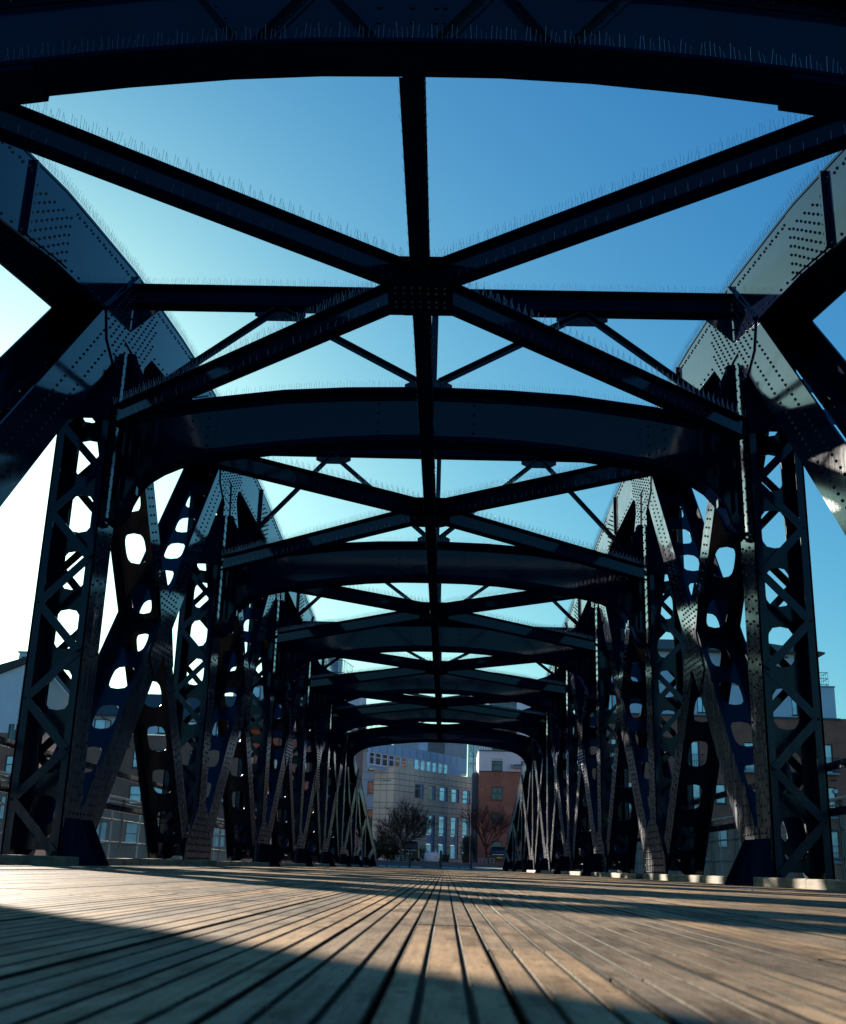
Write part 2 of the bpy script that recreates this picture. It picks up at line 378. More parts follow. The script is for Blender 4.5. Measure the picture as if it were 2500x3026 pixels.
def chord_segment(s, y0, y1, k):
    n = max(3, int((y1 - y0) / .8) + 1)
    ys = [y0 + (y1 - y0) * i / (n - 1) for i in range(n)]
    top = [(y, zt(y)) for y in ys]; bot = [(y, zt(y) - cdep(y)) for y in ys]
    m = MB()
    m.strip(top, bot, s * A, s * (A + .03)); m.strip(top, bot, s * (A + T - .03), s * (A + T))
    m.strip([(y, z + .05) for y, z in bot], [(y, z + .035) for y, z in bot], s * (A + .03), s * (A + T - .03))
    ch = m.build('top_chord', ST, bridge)
    # top flange with overhang
    m = MB(); m.strip([(y, z + .03) for y, z in top], [(y, z + .001) for y, z in top], s * (A - .010), s * (A + T + .010)); m.build('flange', ST, ch)
    # soffit: stacked flat plates seen from below
    for i in range(11):
        x0 = A + .035 + i * (T - .07) / 11; x1 = x0 + (T - .07) / 11 - .012
        m = MB(); dz = .012 * (i % 2)
        m.strip([(y, z + .034) for y, z in bot], [(y, z + .004 + dz) for y, z in bot], s * x0, s * x1)
        m.build('soffit_plate', SM, ch)
    m = MB(); nrm = (-s, 0, 0); x = s * A
    y = y0 + .05
    while y < y1:
        for dy in (0, .075): m.rivet((x, y + dy, zt(y) - .105), nrm)
        if k < 4:
            m.rivet((x, y + .04, zt(y) - cdep(y) + .06), nrm)
        y += .235
    m.build('rivets', ST, ch, 'stuff')
    # splice cover plate with a block of rivets
    ys0 = YK(k) + 3.45
    if y0 <= ys0 and ys0 + 1.2 < y1 and k < 8:
        m = MB(); yy = [ys0 + .3 * i for i in range(5)]
        m.strip([(q, zt(q) - .03) for q in yy], [(q, zt(q) - cdep(q) + .03) for q in yy], s * (A - .016), s * (A - .001))
        m.strip([(ys0 - .035, zt(ys0) - .01), (ys0 + .012, zt(ys0) - .01)], [(ys0 - .035, zt(ys0) - cdep(ys0) + .01), (ys0 + .012, zt(ys0) - cdep(ys0) + .01)], s * (A - .05), s * (A - .0005))
        cp = m.build('splice_plate', ST, ch)
        m = MB()
        for i in range(9):
            for j in range(6):
                q = ys0 + .09 + i * .125; m.rivet((s * (A - .016), q, zt(q) - .24 - j * .105 - (.05 if i % 2 else 0)), nrm)
        m.build('rivets', ST, cp, 'stuff')
    # bird spikes along the top edge
    if k < 8:
        m = MB()
        for i in range(n - 1):
            for xx in (A - .02, A + T + .02):
                m.spikes((s * xx, ys[i], zt(ys[i]) + .03), (s * xx, ys[i+1], zt(ys[i+1]) + .03), (0, 0, 1), (1, 0, 0), 46, .115)
        m.build('bird_spikes', M['spike'], ch, 'stuff')
for s in (-1, 1):
    for k in range(0, 10):
        chord_segment(s, max(-2.2, YK(k)), YK(k + 1), k)
    chord_segment(s, YK(10), 73.3, 10)

def member(s, name, p0, p1, wd, rec, k, rows=2, pitch=.80):
    """box diagonal: inner and outer riveted plates joined by two plates pierced with ovals"""
    (ya, za), (yb, zb) = p0, p1
    L = math.hypot(yb - ya, zb - za); d = Vector((0, (yb - ya) / L, (zb - za) / L)); nr = Vector((0, -d.z, d.y))
    if nr.z < 0: nr = -nr
    q0 = Vector((0, ya, za)); q1 = Vector((0, yb, zb)); h = nr * (wd / 2)
    x0 = s * (A + rec)
    m = MB()
    for xa, t in ((A + rec, .022), (A + T - rec, -.022)):
        pts = [q0 - h, q1 - h, q1 + h, q0 + h]
        m.prism([(s * xa, p.y, p.z) for p in pts], (s * t, 0, 0))
    o = m.build(name, ST, bridge)
    Lp = L - 1.0
    if k <= 7:
        m = MB(); org = q0 + d * .5 + nr * .007 + Vector((x0 + s * .022, 0, 0))
        perf(m, org, d, (s, 0, 0), Lp, T - 2 * rec - .044, .014, .86, .25, .145, -nr)
        m.build('perforated_plate', ST, o)
    for sg in (-1, 1):                     # edge angles of the two flange plates
        m = MB()
        for xa, dx in ((x0 + s * .0225, s * .09), (s * (A + T - rec) - s * .0225, -s * .09)):
            pts = [q0 + d * .3 + nr * (sg * .022), q1 - d * .3 + nr * (sg * .022), q1 - d * .3 + nr * (sg * .008), q0 + d * .3 + nr * (sg * .008)]
            m.prism([(xa, p.y, p.z) for p in pts], (dx, 0, 0))
        if k <= 7:
            m.build('web_angle', ST, o)
    m = MB(); nrm = (-s, 0, 0); n = int(L / .135)
    if k < 8:
        for i in range(3, n - 2):
            for r_ in range(rows):
                off = (r_ - (rows - 1) / 2) * wd * .34
                st = .5 if r_ % 2 else 0
                p = q0 + d * ((i + st) * L / n) + nr * off
                m.rivet((x0, p.y, p.z), nrm)
        m.build('rivets', ST, o, 'stuff')
    return o

def post(s, k):
    y = YK(k); top = zt(y) - cdep(y) + .2
    m = MB(); hw = .29
    m.box(*sorted((s * A, s * (A + .022))), y - hw, y + hw, -.05, top)
    m.box(*sorted((s * (A + T - .022), s * (A + T))), y - hw, y + hw, -.05, top)
    for sy in (-1, 1):                                     # corner angles
        ya = y + sy * hw
        for xa, dx in ((A, .10), (A + T, -.10)):
            m.box(*sorted((s * (xa + (.0005 if dx > 0 else -.0005)), s * (xa + dx))), *sorted((ya, ya - sy * .014)), -.05, top - .02)
    o = m.build('post', ST, bridge)
    if k <= 8:
        m = MB(); perf(m, (s * (A + .023), y + .006, .15), (0, 0, 1), (s, 0, 0), top - .3, T - .046, .012, .69, .24, .15, (0, -1, 0)); m.build('perforated_plate', ST, o)
    # zigzag lacing on the near face
    for face in (-1, 1):
        if face > 0 and k > 4: continue
        z = .12; side = 0 if face < 0 else 1; step = .56; i = 0
        while z < min(top - .25, 5.4):
            xa, xb = (A + .06, A + T - .06) if side == 0 else (A + T - .06, A + .06)
            b = MB(); yy = y + face * (hw + (.008 if i % 2 else .0225))
            b.bar((s * xa, yy, z), (s * xb, yy, z + step), .095, .014, (0, 1, 0))
            for q in ((xa, z), (xb, z + step)): b.rivet((s * q[0], yy + face * .007, q[1]), (0, face, 0), .02)
            b.build('lacing_bar', ST, o)
            z += step; side = 1 - side; i += 1
    m = MB(); zz = .7
    while zz < top:
        for r_ in range(4 if k < 5 else 2):
            off = (r_ - 1.5) * .15 if k < 5 else (r_ - .5) * .3
            m.rivet((s * A, y + off, zz + (.065 if r_ in (0, 3) else 0)), (-s, 0, 0))
        zz += .15
    m.build('rivets', ST, o, 'stuff')
    return o

def poly_plate(s, name, poly, x0, x1, rv=None, par=None):
    m = MB(); m.prx(poly, s * x0, s * x1); o = m.build(name, ST, par or bridge)
    if rv:
        r_ = MB()
        for (y, z) in rv: r_.rivet((s * x0, y, z), (-s, 0, 0))
        r_.build('rivets', ST, o, 'stuff')
    return o
def inside(p, poly, mar=.035):
    y, z = p; c = False; n = len(poly)
    for i in range(n):
        (ya, za), (yb, zb) = poly[i], poly[(i + 1) % n]
        if (za > z) != (zb > z) and y < (yb - ya) * (z - za) / (zb - za) + ya: c = not c
        L = math.hypot(yb - ya, zb - za); t = max(0, min(1, ((y - ya) * (yb - ya) + (z - za) * (zb - za)) / (L * L)))
        if math.hypot(y - ya - t * (yb - ya), z - za - t * (zb - za)) < mar: return False
    return c
def grid_rv(poly, d1, d2, org, a, b):
    out = []
    for i in range(-14, 15):
        for j in range(-14, 15):
            p = (org[0] + d1[0] * a * i + d2[0] * b * j, org[1] + d1[1] * a * i + d2[1] * b * j)
            if inside(p, poly): out.append(p)
    return out

for s in (-1, 1):
    for k in range(1, NB + 1): post(s, k)
    for k in range(0, NB + 1):
        y0, y1 = YK(k), YK(k + 1)
        if k == 0: continue
        zc1 = zt(y1) - .55; zc0 = zt(y0) - .55
        if k >= 8: zc1 = max(.6, zc1)
        wA = .70 if k == 1 else (.60 if k < 8 else .42)
        member(s, 'diagonal', (y0 + .22, -.02), (y1 - .05, zc1), wA, 0.0, k)
        if k >= 2 and k < 9:
            member(s, 'diagonal', (y1 - .50, -.02), (y0 + .15, zc0), .44, .028, k)
            # crossing gusset
            sl = 1.1; yc = (y0 + y1) / 2 + .0; 
            fa = lambda q: -.02 + (zc1 + .02) * (q - y0 - .22) / (y1 - y0 - .27)
            fb = lambda q: -.02 + (zc0 + .02) * (q - y1 + .50) / (y0 - y1 + .65)
            lo, hi = y0 + 1, y1 - 1
            for _ in range(40):
                mm = (lo + hi) / 2
                if fa(mm) < fb(mm): lo = mm
                else: hi = mm
            zc = fa(lo); yc = lo
            g = [(yc-.92,zc-.72),(yc-.50,zc-1.08),(yc,zc-.55),(yc+.52,zc-.95),(yc+.78,zc-.62),(yc+.44,zc),(yc+.80,zc+.70),(yc+.42,zc+1.02),(yc,zc+.52),(yc-.50,zc+.92),(yc-.80,zc+.66),(yc-.42,zc)]
            sc_ = 1.0 if k < 6 else .75
            g = [(yc + (a - yc) * sc_ * .82, zc + (b - zc) * sc_ * .82) for a, b in g]
            poly_plate(s, 'gusset_plate', g, A - .016, A - .0005, grid_rv(g, (.69, .72), (-.67, .74), (yc, zc), .12, .11))
    # chord node gussets
    for k in range(1, 9):
        y = YK(k); z = zt(y)
        g = [(y+.10, zt(y+.1)-.04), (y-.98, zt(y-.98)-.80), (y-.82, zt(y)-1.35), (y-.28, zt(y)-1.62), (y-.16, zt(y)-1.05), (y+.18, zt(y)-1.05), (y+.30, zt(y)-1.75), (y+.62, zt(y)-1.60), (y+.78, zt(y)-1.0), (y+1.12, zt(y+1.12)-.84), (y+1.2, zt(y+1.2)-.25)]
        poly_plate(s, 'gusset_plate', g, A - .018, A - .001, grid_rv(g, (.68, .73), (-.73, .68), (y, z - .5), .115, .115))
        # rib along the gusset edge
        m = MB(); m.bar((s * (A - .02), y + .10, zt(y + .1) - .02), (s * (A - .02), y - .98, zt(y - .98) - .82), .04, .05, (1, 0, 0)); m.build('edge_bar', ST, bridge)
    # foot gussets and inclined foot brackets
    for k in range(1, NB + 1):
        y = YK(k)
        if k == 2: g = [(y-.29,.62),(y-.29,.40),(y+.02,.36),(y+.30,-.03),(y+.62,-.03),(y+.95,.55),(y+.72,1.18),(y+.34,.66),(y+.29,.62)]
        else: g = [(y-1.08,-.04),(y+1.02,-.04),(y+1.02,.40),(y+.32,.98),(y-.32,.98),(y-1.05,.38)]
        poly_plate(s, 'gusset_plate', g, A - .020, A - .001, grid_rv(g, (1, 0), (0, 1), (y, .45), .13, .11))
        for yy in (() if k == 3 else (y - .27, y + .19)):
            br = MB(); br.pry([(s*(A-.0215),.50),(s*(A-.17),.49),(s*(A-.42),0.0),(s*(A-.0215),0.0)], yy, yy + .022)
            br.pry([(s*(A-.165),.492),(s*(A-.185),.492),(s*(A-.435),0.002),(s*(A-.415),0.002)], yy - .03, yy - .0005); br.build('foot_bracket', SM, bridge)
    # bottom chord, mostly hidden behind the kerbs
    m = MB(); m.box(*sorted((s*(A+.03), s*(A+T-.03))), -3, 74, -.7, -.06); m.build('bottom_chord', ST, bridge)
    # guard rails bolted to the outer face
    for z in (1.29, .80):
        m = MB(); m.bar((s*(A+T+.07), -2, z), (s*(A+T+.07), 66 if z < 1 else 64, z), .05, .085); m.build('guard_rail', ST, bridge)

# ---- portal beams
def curve(pts, n=48):
    xs = [p[0] for p in pts]; out = []
    for i in range(n + 1):
        x = xs[0] + (xs[-1] - xs[0]) * i / n
        for (a, za), (b, zb) in zip(pts, pts[1:]):
            if x <= b + 1e-9: out.append((x, za + (zb - za) * (x - a) / (b - a))); break
    return out
HB = [(0,5.10),(.6,5.095),(1.2,5.06),(1.9,4.985),(2.5,4.90),(2.85,4.84),(3.10,4.775),(3.30,4.68),(3.46,4.57),(3.58,4.43),(3.66,4.25),(3.70,4.10)]
HT = [(0,5.79),(1,5.765),(1.8,5.715),(2.8,5.58),(3.4,5.46),(3.88,5.33)]
BOT0 = [(-x, z) for x, z in HB[:0:-1]] + HB
TOP = [(-x, z) for x, z in HT[:0:-1]] + HT
def portal(k):
    y = YK(k); lift = .065 if k == 1 else .032
    BOT = [(x, z + lift) for x, z in BOT0]
    m = MB()
    poly = [(x, z) for x, z in TOP] + [(3.88, 4.02), (3.78, 4.00)] + [(x, z) for x, z in BOT[::-1]] + [(-3.78, 4.00), (-3.88, 4.02)]
    # web plate as a fan of quads
    xs = sorted(set([p[0] for p in BOT] + [p[0] for p in TOP if abs(p[0]) <= 3.7]))
    def iz(pl, x):
        for (a, za), (b, zb) in zip(pl, pl[1:]):
            if a - 1e-9 <= x <= b + 1e-9: return za + (zb - za) * (x - a) / (b - a)
        return pl[-1][1]
    for a, b in zip(xs, xs[1:]):
        m.pry([(a, iz(BOT, a)), (b, iz(BOT, b)), (b, iz(TOP, b)), (a, iz(TOP, a))], y - .011, y + .011)
    for s in (-1, 1):
        m.pry([(s*3.7, 4.10), (s*3.78, 4.03), (s*3.88, 4.04), (s*3.88, 5.33), (s*3.7, iz(TOP, s*3.7))], y - .011, y + .011)
    o = m.build('portal_beam', ST, bridge)
    fw = .17
    for pl, t in ((TOP, .03), (BOT, -.03)):
        f = MB(); pts = list(pl)
        if t < 0: pts = [(-3.87, 4.02), (-3.79, 4.0)] + pts + [(3.79, 4.0), (3.87, 4.02)]
        for (a, za), (b, zb) in zip(pts, pts[1:]):
            L = math.hypot(b - a, zb - za); nx, nz = -(zb - za) / L * t, (b - a) / L * t
            f.pry([(a, za), (b, zb), (b + nx, zb + nz), (a + nx, za + nz)], y - fw, y + fw)
        f.build('flange', SM, o)
        f = MB()          # flange angle on the web
        for (a, za), (b, zb) in zip(pl, pl[1:]):
            d = .09 if t < 0 else -.09
            f.pry([(a, za), (b, zb), (b, zb + d), (a, za + d)], y - .024, y - .0115); 
            f.pry([(a, za + (.012 if d > 0 else -.012)), (b, zb + (.012 if d > 0 else -.012)), (b, zb), (a, za)], y - .15, y - .024)
        f.build('flange_angle', SM, o)
    r_ = MB()
    for pl, d in ((TOP, -.05), (BOT, .05)):
        x = -3.6
        while x <= 3.6:
            r_.rivet((x, y - .024, iz(pl, x) + d), (0, -1, 0), .018); x += .13
    for xc in (-2.95, -2.75, -.62, -.05, 2.75, 2.95, .58):
        if k == 1: continue
        zz = iz(BOT, xc) + .14
        while zz < iz(TOP, xc) - .1:
            r_.rivet((xc, y - .0115 - (.012 if abs(xc) > 2 or abs(xc) < .7 else 0), zz), (0, -1, 0), .018); zz += .125
    r_.build('rivets', ST, o, 'stuff')
    if k > 1:
        for a, b in ((-3.05, -2.65), (-.66, 0), (2.65, 3.05)):
            f = MB(); f.pry([(a, iz(BOT, a) + .1), (b, iz(BOT, b) + .1), (b, iz(TOP, b) - .1), (a, iz(TOP, a) - .1)], y - .0225, y - .0115)
            f.build('splice_plate', ST, o)
        for s in (-1, 1):
            f = MB(); 
            for xx in (3.40, 3.55): f.box(*sorted((s*xx, s*(xx+.02))), y - .10, y - .0115, 4.35 if xx > 3.5 else 4.72, 5.40)
            f.build('stiffener', ST, o)
    else:
        nodes = [(-1.47, 1), (-1.05, 0), (-.60, 1), (-.14, 0), None, (.14, 0), (.59, 1), (1.0, 0), (1.47, 1)]
        for p_, q_ in zip(nodes, nodes[1:]):
            if not p_ or not q_: continue
            (a, ua), (b, ub) = p_, q_
            f = MB(); za = iz(TOP, a) - .03 if ua else iz(BOT, a) + .03; zb = iz(TOP, b) - .03 if ub else iz(BOT, b) + .03
            f.bar((a, y - .019, za), (b, y - .019, zb), .09, .012, (0, 1, 0)); f.bar((a - .03, y - .055, za), (b - .03, y - .055, zb), .012, .07, (0, 1, 0))
            for i in range(1, 6): f.rivet((a + (b - a) * i / 6 + .02, y - .025, za + (zb - za) * i / 6), (0, -1, 0), .014)
            f.build('stiffener', ST, o)
        for s in (-1, 1):
            f = MB(); xs_ = [2.42, 2.6, 2.8, 3.0, 3.2]
            for a, b in zip(xs_, xs_[1:]): f.pry([(s*a, iz(BOT, s*a) - .031), (s*b, iz(BOT, s*b) - .031), (s*b, iz(BOT, s*b) - .075), (s*a, iz(BOT, s*a) - .075)], y - .16, y + .165)
            f.build('cover_plate', SM, o)
        f = MB()
        for a in (-.22, .0, .16, .22): 
            for j in range(3): f.rivet((a, y - .012, 5.30 + .12 * j), (0, -1, 0), .018)
        f.build('rivets', ST, o, 'stuff')
    for s in (-1, 1):                      # curved brackets rising from the beam ends to the chord nodes
        if k == 1 or k > 6: continue
        f = MB(); f.pry([(s*2.95, iz(TOP, 2.95) + .0305), (s*3.3, 5.70), (s*3.52, 5.83), (s*3.62, 5.93), (s*3.70, 6.08), (s*3.78, 6.27), (s*3.878, 6.27), (s*3.878, 5.37), (s*3.4, iz(TOP, 3.4) + .0305)], y - .013, y + .013)
        br_ = f.build('end_bracket', SM, o)
        f = MB()
        for xx in (3.66, 3.745, 3.83): f.box(*sorted((s*xx, s*(xx + .016))), y - .085, y - .0135, 4.3 if xx > 3.7 else 4.6, 6.02 if xx < 3.7 else 6.22)
        f.build('stiffener', SM, br_)
        f = MB(); f.pry([(s*3.905, 5.25), (s*4.545, 5.25), (s*4.21, 5.64), (s*3.96, 6.2), (s*3.905, 6.2)], y - .325, y - .314); f.build('cover_plate', SM, o)
    sp = MB()
    for pl, dz, ys_ in ((TOP, .03, (y - .12, y + .12)), (BOT, .0, (y - .155,))):
        if pl is BOT and k > 1: continue
        for (a, za), (b, zb) in zip(pl, pl[1:]):
            if abs(a) > 3.3 or abs(b) > 3.3: continue
            for yy in ys_: sp.spikes((a, yy, za + dz), (b, yy, zb + dz), (0, 0, 1), (0, 1, 0), 32, .105)
    if k < 7: sp.build('bird_spikes', M['spike'], o, 'stuff')
    # sway strut and its W bracing above the beam
    zs = zt(y) - .20
    if 1 < k < 7:
        z1 = zs; z0 = zs - .28; b0 = 5.80
        m = MB(); m.box(-A + .021, A - .021, y - .11, y + .11, z1 - .02, z1); m.box(-A + .021, A - .021, y - .11, y + .11, z0, z0 + .02); m.box(-A + .021, A - .021, y - .009, y + .009, z0 + .02, z1 - .02)
        o2 = m.build('sway_strut', SM, bridge)
        sp = MB()
        for yy in (y - .08, y + .08): sp.spikes((-A + .1, yy, z1), (A - .1, yy, z1), (0, 0, 1), (0, 1, 0), 44, .11)
        sp.build('bird_spikes', M['spike'], o2, 'stuff')
        hh = z0 - 5.82
        for s in (-1, 1):
            g = MB(); g.pry([(s*1.62, z0 - .001), (s*2.28, z0 - .001), (s*2.28, z0 - .10), (s*2.14, z0 - .17), (s*1.76, z0 - .17), (s*1.62, z0 - .10)], y - .008, y + .008); g.build('gusset_plate', ST, o2)
            tri = MB(); tri.pry([(s*(A-.03), z0 - .001), (s*(A-.42), z0 - .001), (s*(A-.03), z0 - .36)], y - .008, y + .008); tri.build('gusset_plate', ST, o2)
            for xa, xb, zb in ((1.90, .12, 5.93), (2.02, 3.62, 5.66)):
                b = MB(); b.bar((s*xa, y - .0155, z0 - .05), (s*xb, y - .0155, zb), .085, .014, (0, 1, 0)); b.bar((s*xa, y - .055, z0 - .05 + .036), (s*xb, y - .055, zb + .036), .012, .065, (0, 1, 0)); b.build('sway_brace', ST, bridge)
        b = MB(); b.bar((.06, y + .0155, z0), (.06, y + .0155, 5.83), .085, .014, (0, 1, 0)); b.bar((.06, y + .05, z0), (.06, y + .05, 5.83), .012, .07, (0, 1, 0)); b.build('sway_brace', ST, bridge)
        g = MB(); g.pry([(-.30, 5.825), (.30, 5.825), (.30, 5.92), (.16, 5.99), (-.16, 5.99), (-.30, 5.92)], y - .0075, y + .0075); g.build('gusset_plate', ST, bridge)
for k in range(1, 8): portal(k)

# ---- plan bracing in the plane of the portal beams
def ibeam(m, p0, p1, h, wf, tf=.016, tw=.012, mf=None):
    p0 = Vector(p0); p1 = Vector(p1); u = Vector((0, 0, 1)); mf = m if mf is None else mf
    mf.bar(p0 + u * tf / 2, p1 + u * tf / 2, wf, tf); mf.bar(p0 + u * (h - tf / 2), p1 + u * (h - tf / 2), wf, tf); m.bar(p0 + u * h / 2, p1 + u * h / 2, tw, h - 2 * tf)
ZB = 5.10
for k in range(1, 7):
    ya, yb = YK(k), YK(k + 1); yc = ya + 3.15
    m = MB(); m.prism([(-.30, yc-.25, ZB-.012), (-.16, yc-.42, ZB-.012), (.16, yc-.42, ZB-.012), (.30, yc-.25, ZB-.012), (.30, yc+.25, ZB-.012), (.16, yc+.36, ZB-.012), (-.16, yc+.36, ZB-.012), (-.30, yc+.25, ZB-.012)], (0, 0, .011))
    m.prism([(-.28, yc-.24, ZB+.262), (.28, yc-.24, ZB+.262), (.28, yc+.25, ZB+.262), (-.28, yc+.25, ZB+.262)], (0, 0, .014))
    g = m.build('gusset_plate', SM, bridge)
    r_ = MB()
    for i in range(-3, 4):
        for j in (-.18, -.08, .08, .18): r_.rivet((i * .075, yc + j, ZB - .012), (0, 0, -1), .014)
    r_.build('rivets', ST, g, 'stuff')
    for s in (-1, 1):
        for p0, p1 in (((s*.10, yc - .10), (s*3.70, ya + .30)), ((s*.10, yc + .10), (s*3.80, yb - .42))):
            m = MB(); fl = [MB(), MB()]; u_ = Vector((0, 0, 1)); a_, b_ = Vector((p0[0], p0[1], ZB)), Vector((p1[0], p1[1], ZB))
            m.bar(a_ + u_ * .13, b_ + u_ * .13, .012, .228); o = m.build('bracing_beam', ST, bridge)
            for fb, zz in zip(fl, (.008, .252)): fb.bar(a_ + u_ * zz, b_ + u_ * zz, .15, .016); fb.build('flange', SM, o)
            if k < 6:
                d = (Vector(p1) - Vector(p0)).normalized(); sd_ = Vector((-d.y, d.x, 0)); sp = MB()
                for q in (-.06, .06):
                    sp.spikes(Vector((p0[0], p0[1], ZB + .26)) + sd_ * q, Vector((p1[0], p1[1], ZB + .26)) + sd_ * q, (0, 0, 1), sd_, 42, .11)
                    if k < 3: sp.spikes(Vector((p0[0], p0[1], ZB + .016)) + sd_ * q, Vector((p1[0], p1[1], ZB + .016)) + sd_ * q, (0, 0, 1), sd_, 10, .085)
                sp.build('bird_spikes', M['spike'], o, 'stuff')
    m = MB(); ibeam(m, (0, ya + .17, ZB + .015), (0, yb - .17, ZB + .015), .30, .165); o = m.build('ridge_beam', SM, bridge)
    if k < 5:
        sp = MB()
        for x in (-.075, .075): sp.spikes((x, ya + .2, ZB + .032), (x, yb - .2, ZB + .032), (0, 0, 1), (1, 0, 0), 26, .09)
        sp.build('bird_spikes', M['spike'], o, 'stuff')

# ------------------------------------------------------------------ timber deck
PB, PH = .1014, .2955
BW = PB - .0045
def plank_section():
    g1, g2, hg, dp = .028, .067, .0030, .0034
    return [(0,-.05),(0,-.0012),(.0010,0),(g1-hg,0),(g1-hg+.0012,-dp),(g1+hg-.0012,-dp),(g1+hg,0),(g2-hg,0),(g2-hg+.0012,-dp),(g2+hg-.0012,-dp),(g2+hg,0),(BW-.0010,0),(BW,-.0012),(BW,-.05)]
SEC = plank_section()
def plank_mb(m, x, y, z, L, segs=2, jit=.0008):
    n = len(SEC); vs = []
    for i in range(segs + 1):
        jx = random.uniform(-jit, jit)
        for (a, b) in SEC: vs.append((x + a + jx + (random.uniform(-jit, jit) if 0 < b + .04 else 0), y + L * i / segs, z + b))
    fs = []
    for i in range(segs):
        for k in range(n - 1): fs.append((i*n+k, i*n+k+1, (i+1)*n+k+1, (i+1)*n+k))
    fs += [tuple(range(n - 1, -1, -1)), tuple(segs*n+k for k in range(n))]
    m.add(vs, fs)
deck = thing('timber_deck', 'weathered grooved timber plank deck running straight down the middle of the bridge', 'deck')
del deck['category']; deck['kind'] = 'structure'
PL = 3.0
protos = []
for i in range(5):
    m = MB(); plank_mb(m, PH, 0, 0, PL - .006); o = m.build('plank', M['wood']); protos.append(o.data); bpy.data.objects.remove(o)
cells = []
nx0 = int(math.floor((-3.88 - PH) / PB)); nx1 = int((3.80 - PH) / PB)
for i in range(nx0, nx1 + 1):
    x = PH + i * PB; st = random.choice((0, .75, 1.5, 2.25)) + (i % 2) * .4
    if i == 0: st = 1.35
    y = -2.6 - st
    while y < 72:
        L = PL if y + PL < 73 else 73 - y
        dx = max(0, abs(x + PB/2 - CAM.x) - .06); d = max(y, dx / .375, .5)
        if d < y + L and L == PL: cells.append((d, x, y))
        else: cells.append((999 + y, x, y))
        y += PL
cells.sort()
for n, (d, x, y) in enumerate(cells[:300]):
    o = bpy.data.objects.new('plank', random.choice(protos)); COL.objects.link(o); o.parent = deck
    ry = random.uniform(-.004, .004); o.location = (x - PH, y, random.uniform(-.0008, .0005) + PH * math.sin(ry)); o.rotation_euler = (random.uniform(-.0003, .0003), ry, 0)
m = MB()
for d, x, y in cells[300:]:
    plank_mb(m, x, y, random.uniform(-.0008, .0005), min(PL, 73 - y) - .006, 1, 0)
o = m.build('planks', M['wood'], deck, 'stuff')
m = MB(); m.box(-3.9, 3.9, -6, 73, -.12, -.053); m.build('deck_bearer', M['black'], deck)
# kerb timbers between the foot brackets
kn = 0
for s in (-1, 1):
    for k in range(1, 9):
        ya, yb = YK(k) + .34, YK(k + 1) - .42
        if k == 1: ya = YK(1) + .4
        parts = [ya, ya + (yb - ya) * (.36 + .05 * random.random()), ya + (yb - ya) * (.68 + .05 * random.random()), yb] if k < 5 else [ya, yb]
        for a, b in zip(parts, parts[1:]):
            m = MB(); x0, x1 = s * 3.63, s * 3.87; h = .086 + random.uniform(-.006, .006)
            n = max(2, int((b - a) / .35)); tp = []
            for i in range(n + 1):
                q = a + .006 + (b - a - .012) * i / n; e = .010
                j = random.uniform(-.003, .003)
                tp += [(x0 + s * j, q, .0015), (x0 + s * j, q, h - e + j), (x0 + s * (e + j), q, h + j), (x1, q, h + j), (x1, q, .0015)]
            fs = []
            for i in range(n):
                for c in range(4): fs.append((i*5+c, i*5+c+1, (i+1)*5+c+1, (i+1)*5+c))
            fs += [(4,3,2,1,0), tuple(n*5+c for c in range(5))]
            m.add(tp, fs); m.build('kerb_timber', M['kerb'], deck)
# outer footways
for s in (-1, 1):
    m = MB(); m.box(*sorted((s*4.62, s*5.75)), -4, 73, -.12, 0.0)
    tag(m.build('footway', M['kerb']), 'narrow footway outside the %s truss' % ('left' if s < 0 else 'right'), kind='structure')
# footway railings
def railing(s):
    side = 'left' if s < 0 else 'right'
    t = thing('footway_railing', 'galvanised tube railing with wire infill outside the %s truss' % side, 'railing', (0, 0, 0), 0, 'footway railings')
    x = s * 5.62
    for z, r in ((1.13, .026), (1.05, .014), (.74, .017), (.36, .017)):
        m = MB(); m.tube([(x, -3, z), (x, 66, z)], r, 6); m.build('rail', M['galv'], t)
    y = -1.4
    while y < 66:
        m = MB(); m.bar((x, y, 0.0), (x, y, 1.11), .05, .05, (0, 1, 0)); m.build('railing_post', M['black'], t)
        y += 1.9
    m = MB(); y = 6.0
    while y < 40:
        m.bar((x - s * .03, y, .10), (x - s * .03, y, .98), .004, .004, (0, 1, 0)); y += .06
    for y2 in range(0, 22):
        yy = 5 + y2 * 1.9; m.bar((x - s*.03, yy + .45, .08), (x - s*.03, yy + .45, 1.0), .02, .02, (0, 1, 0))
    m.build('wire_infill', M['galv'], t, 'stuff')
railing(-1); railing(1)

# ------------------------------------------------------------------ ground, water, street
m = MB(); m.box(-1500, 1500, 76.0, 1600, -6, -.02)
m.box(-1500, -24, -400, 76, -6, -1.0); m.box(24, 1500, -400, 76, -6, -1.0); m.box(-24, 24, -400, -5, -6, -.3)
tag(m.build('ground', M['paving']), 'grey quayside ground around the bridge', kind='structure')
m = MB(); m.add([(-24,-5,-3.2),(24,-5,-3.2),(24,76,-3.2),(-24,76,-3.2)], [(0,1,2,3)])
tag(m.build('water', M['water']), 'dark dock water under the bridge', kind='structure')
m = MB(); m.add([(-9,73.05,0.0),(9,73.05,0.0),(9,79,.03),(-9,79,.03),(9,100,.44),(-9,100,.44),(30,100,.44),(-30,100,.44),(-30,117,.5),(30,117,.5),(-30,260,.6),(30,260,.6)],
    [(0,1,2,3),(3,2,4,5),(7,6,9,8),(8,9,11,10)])
tag(m.build('road', M['asphalt']), 'asphalt street rising gently beyond the far end of the bridge', kind='structure')
m = MB(); m.box(-9, 9, 99.2, 100.0, .3, .52); m.box(-30, -9, 96, 100, .0, .5); m.box(9, 30, 96, 100, 0, .5)
tag(m.build('pavement', M['paving']), 'raised pavement across the street beyond the bridge', kind='structure')
m = MB()
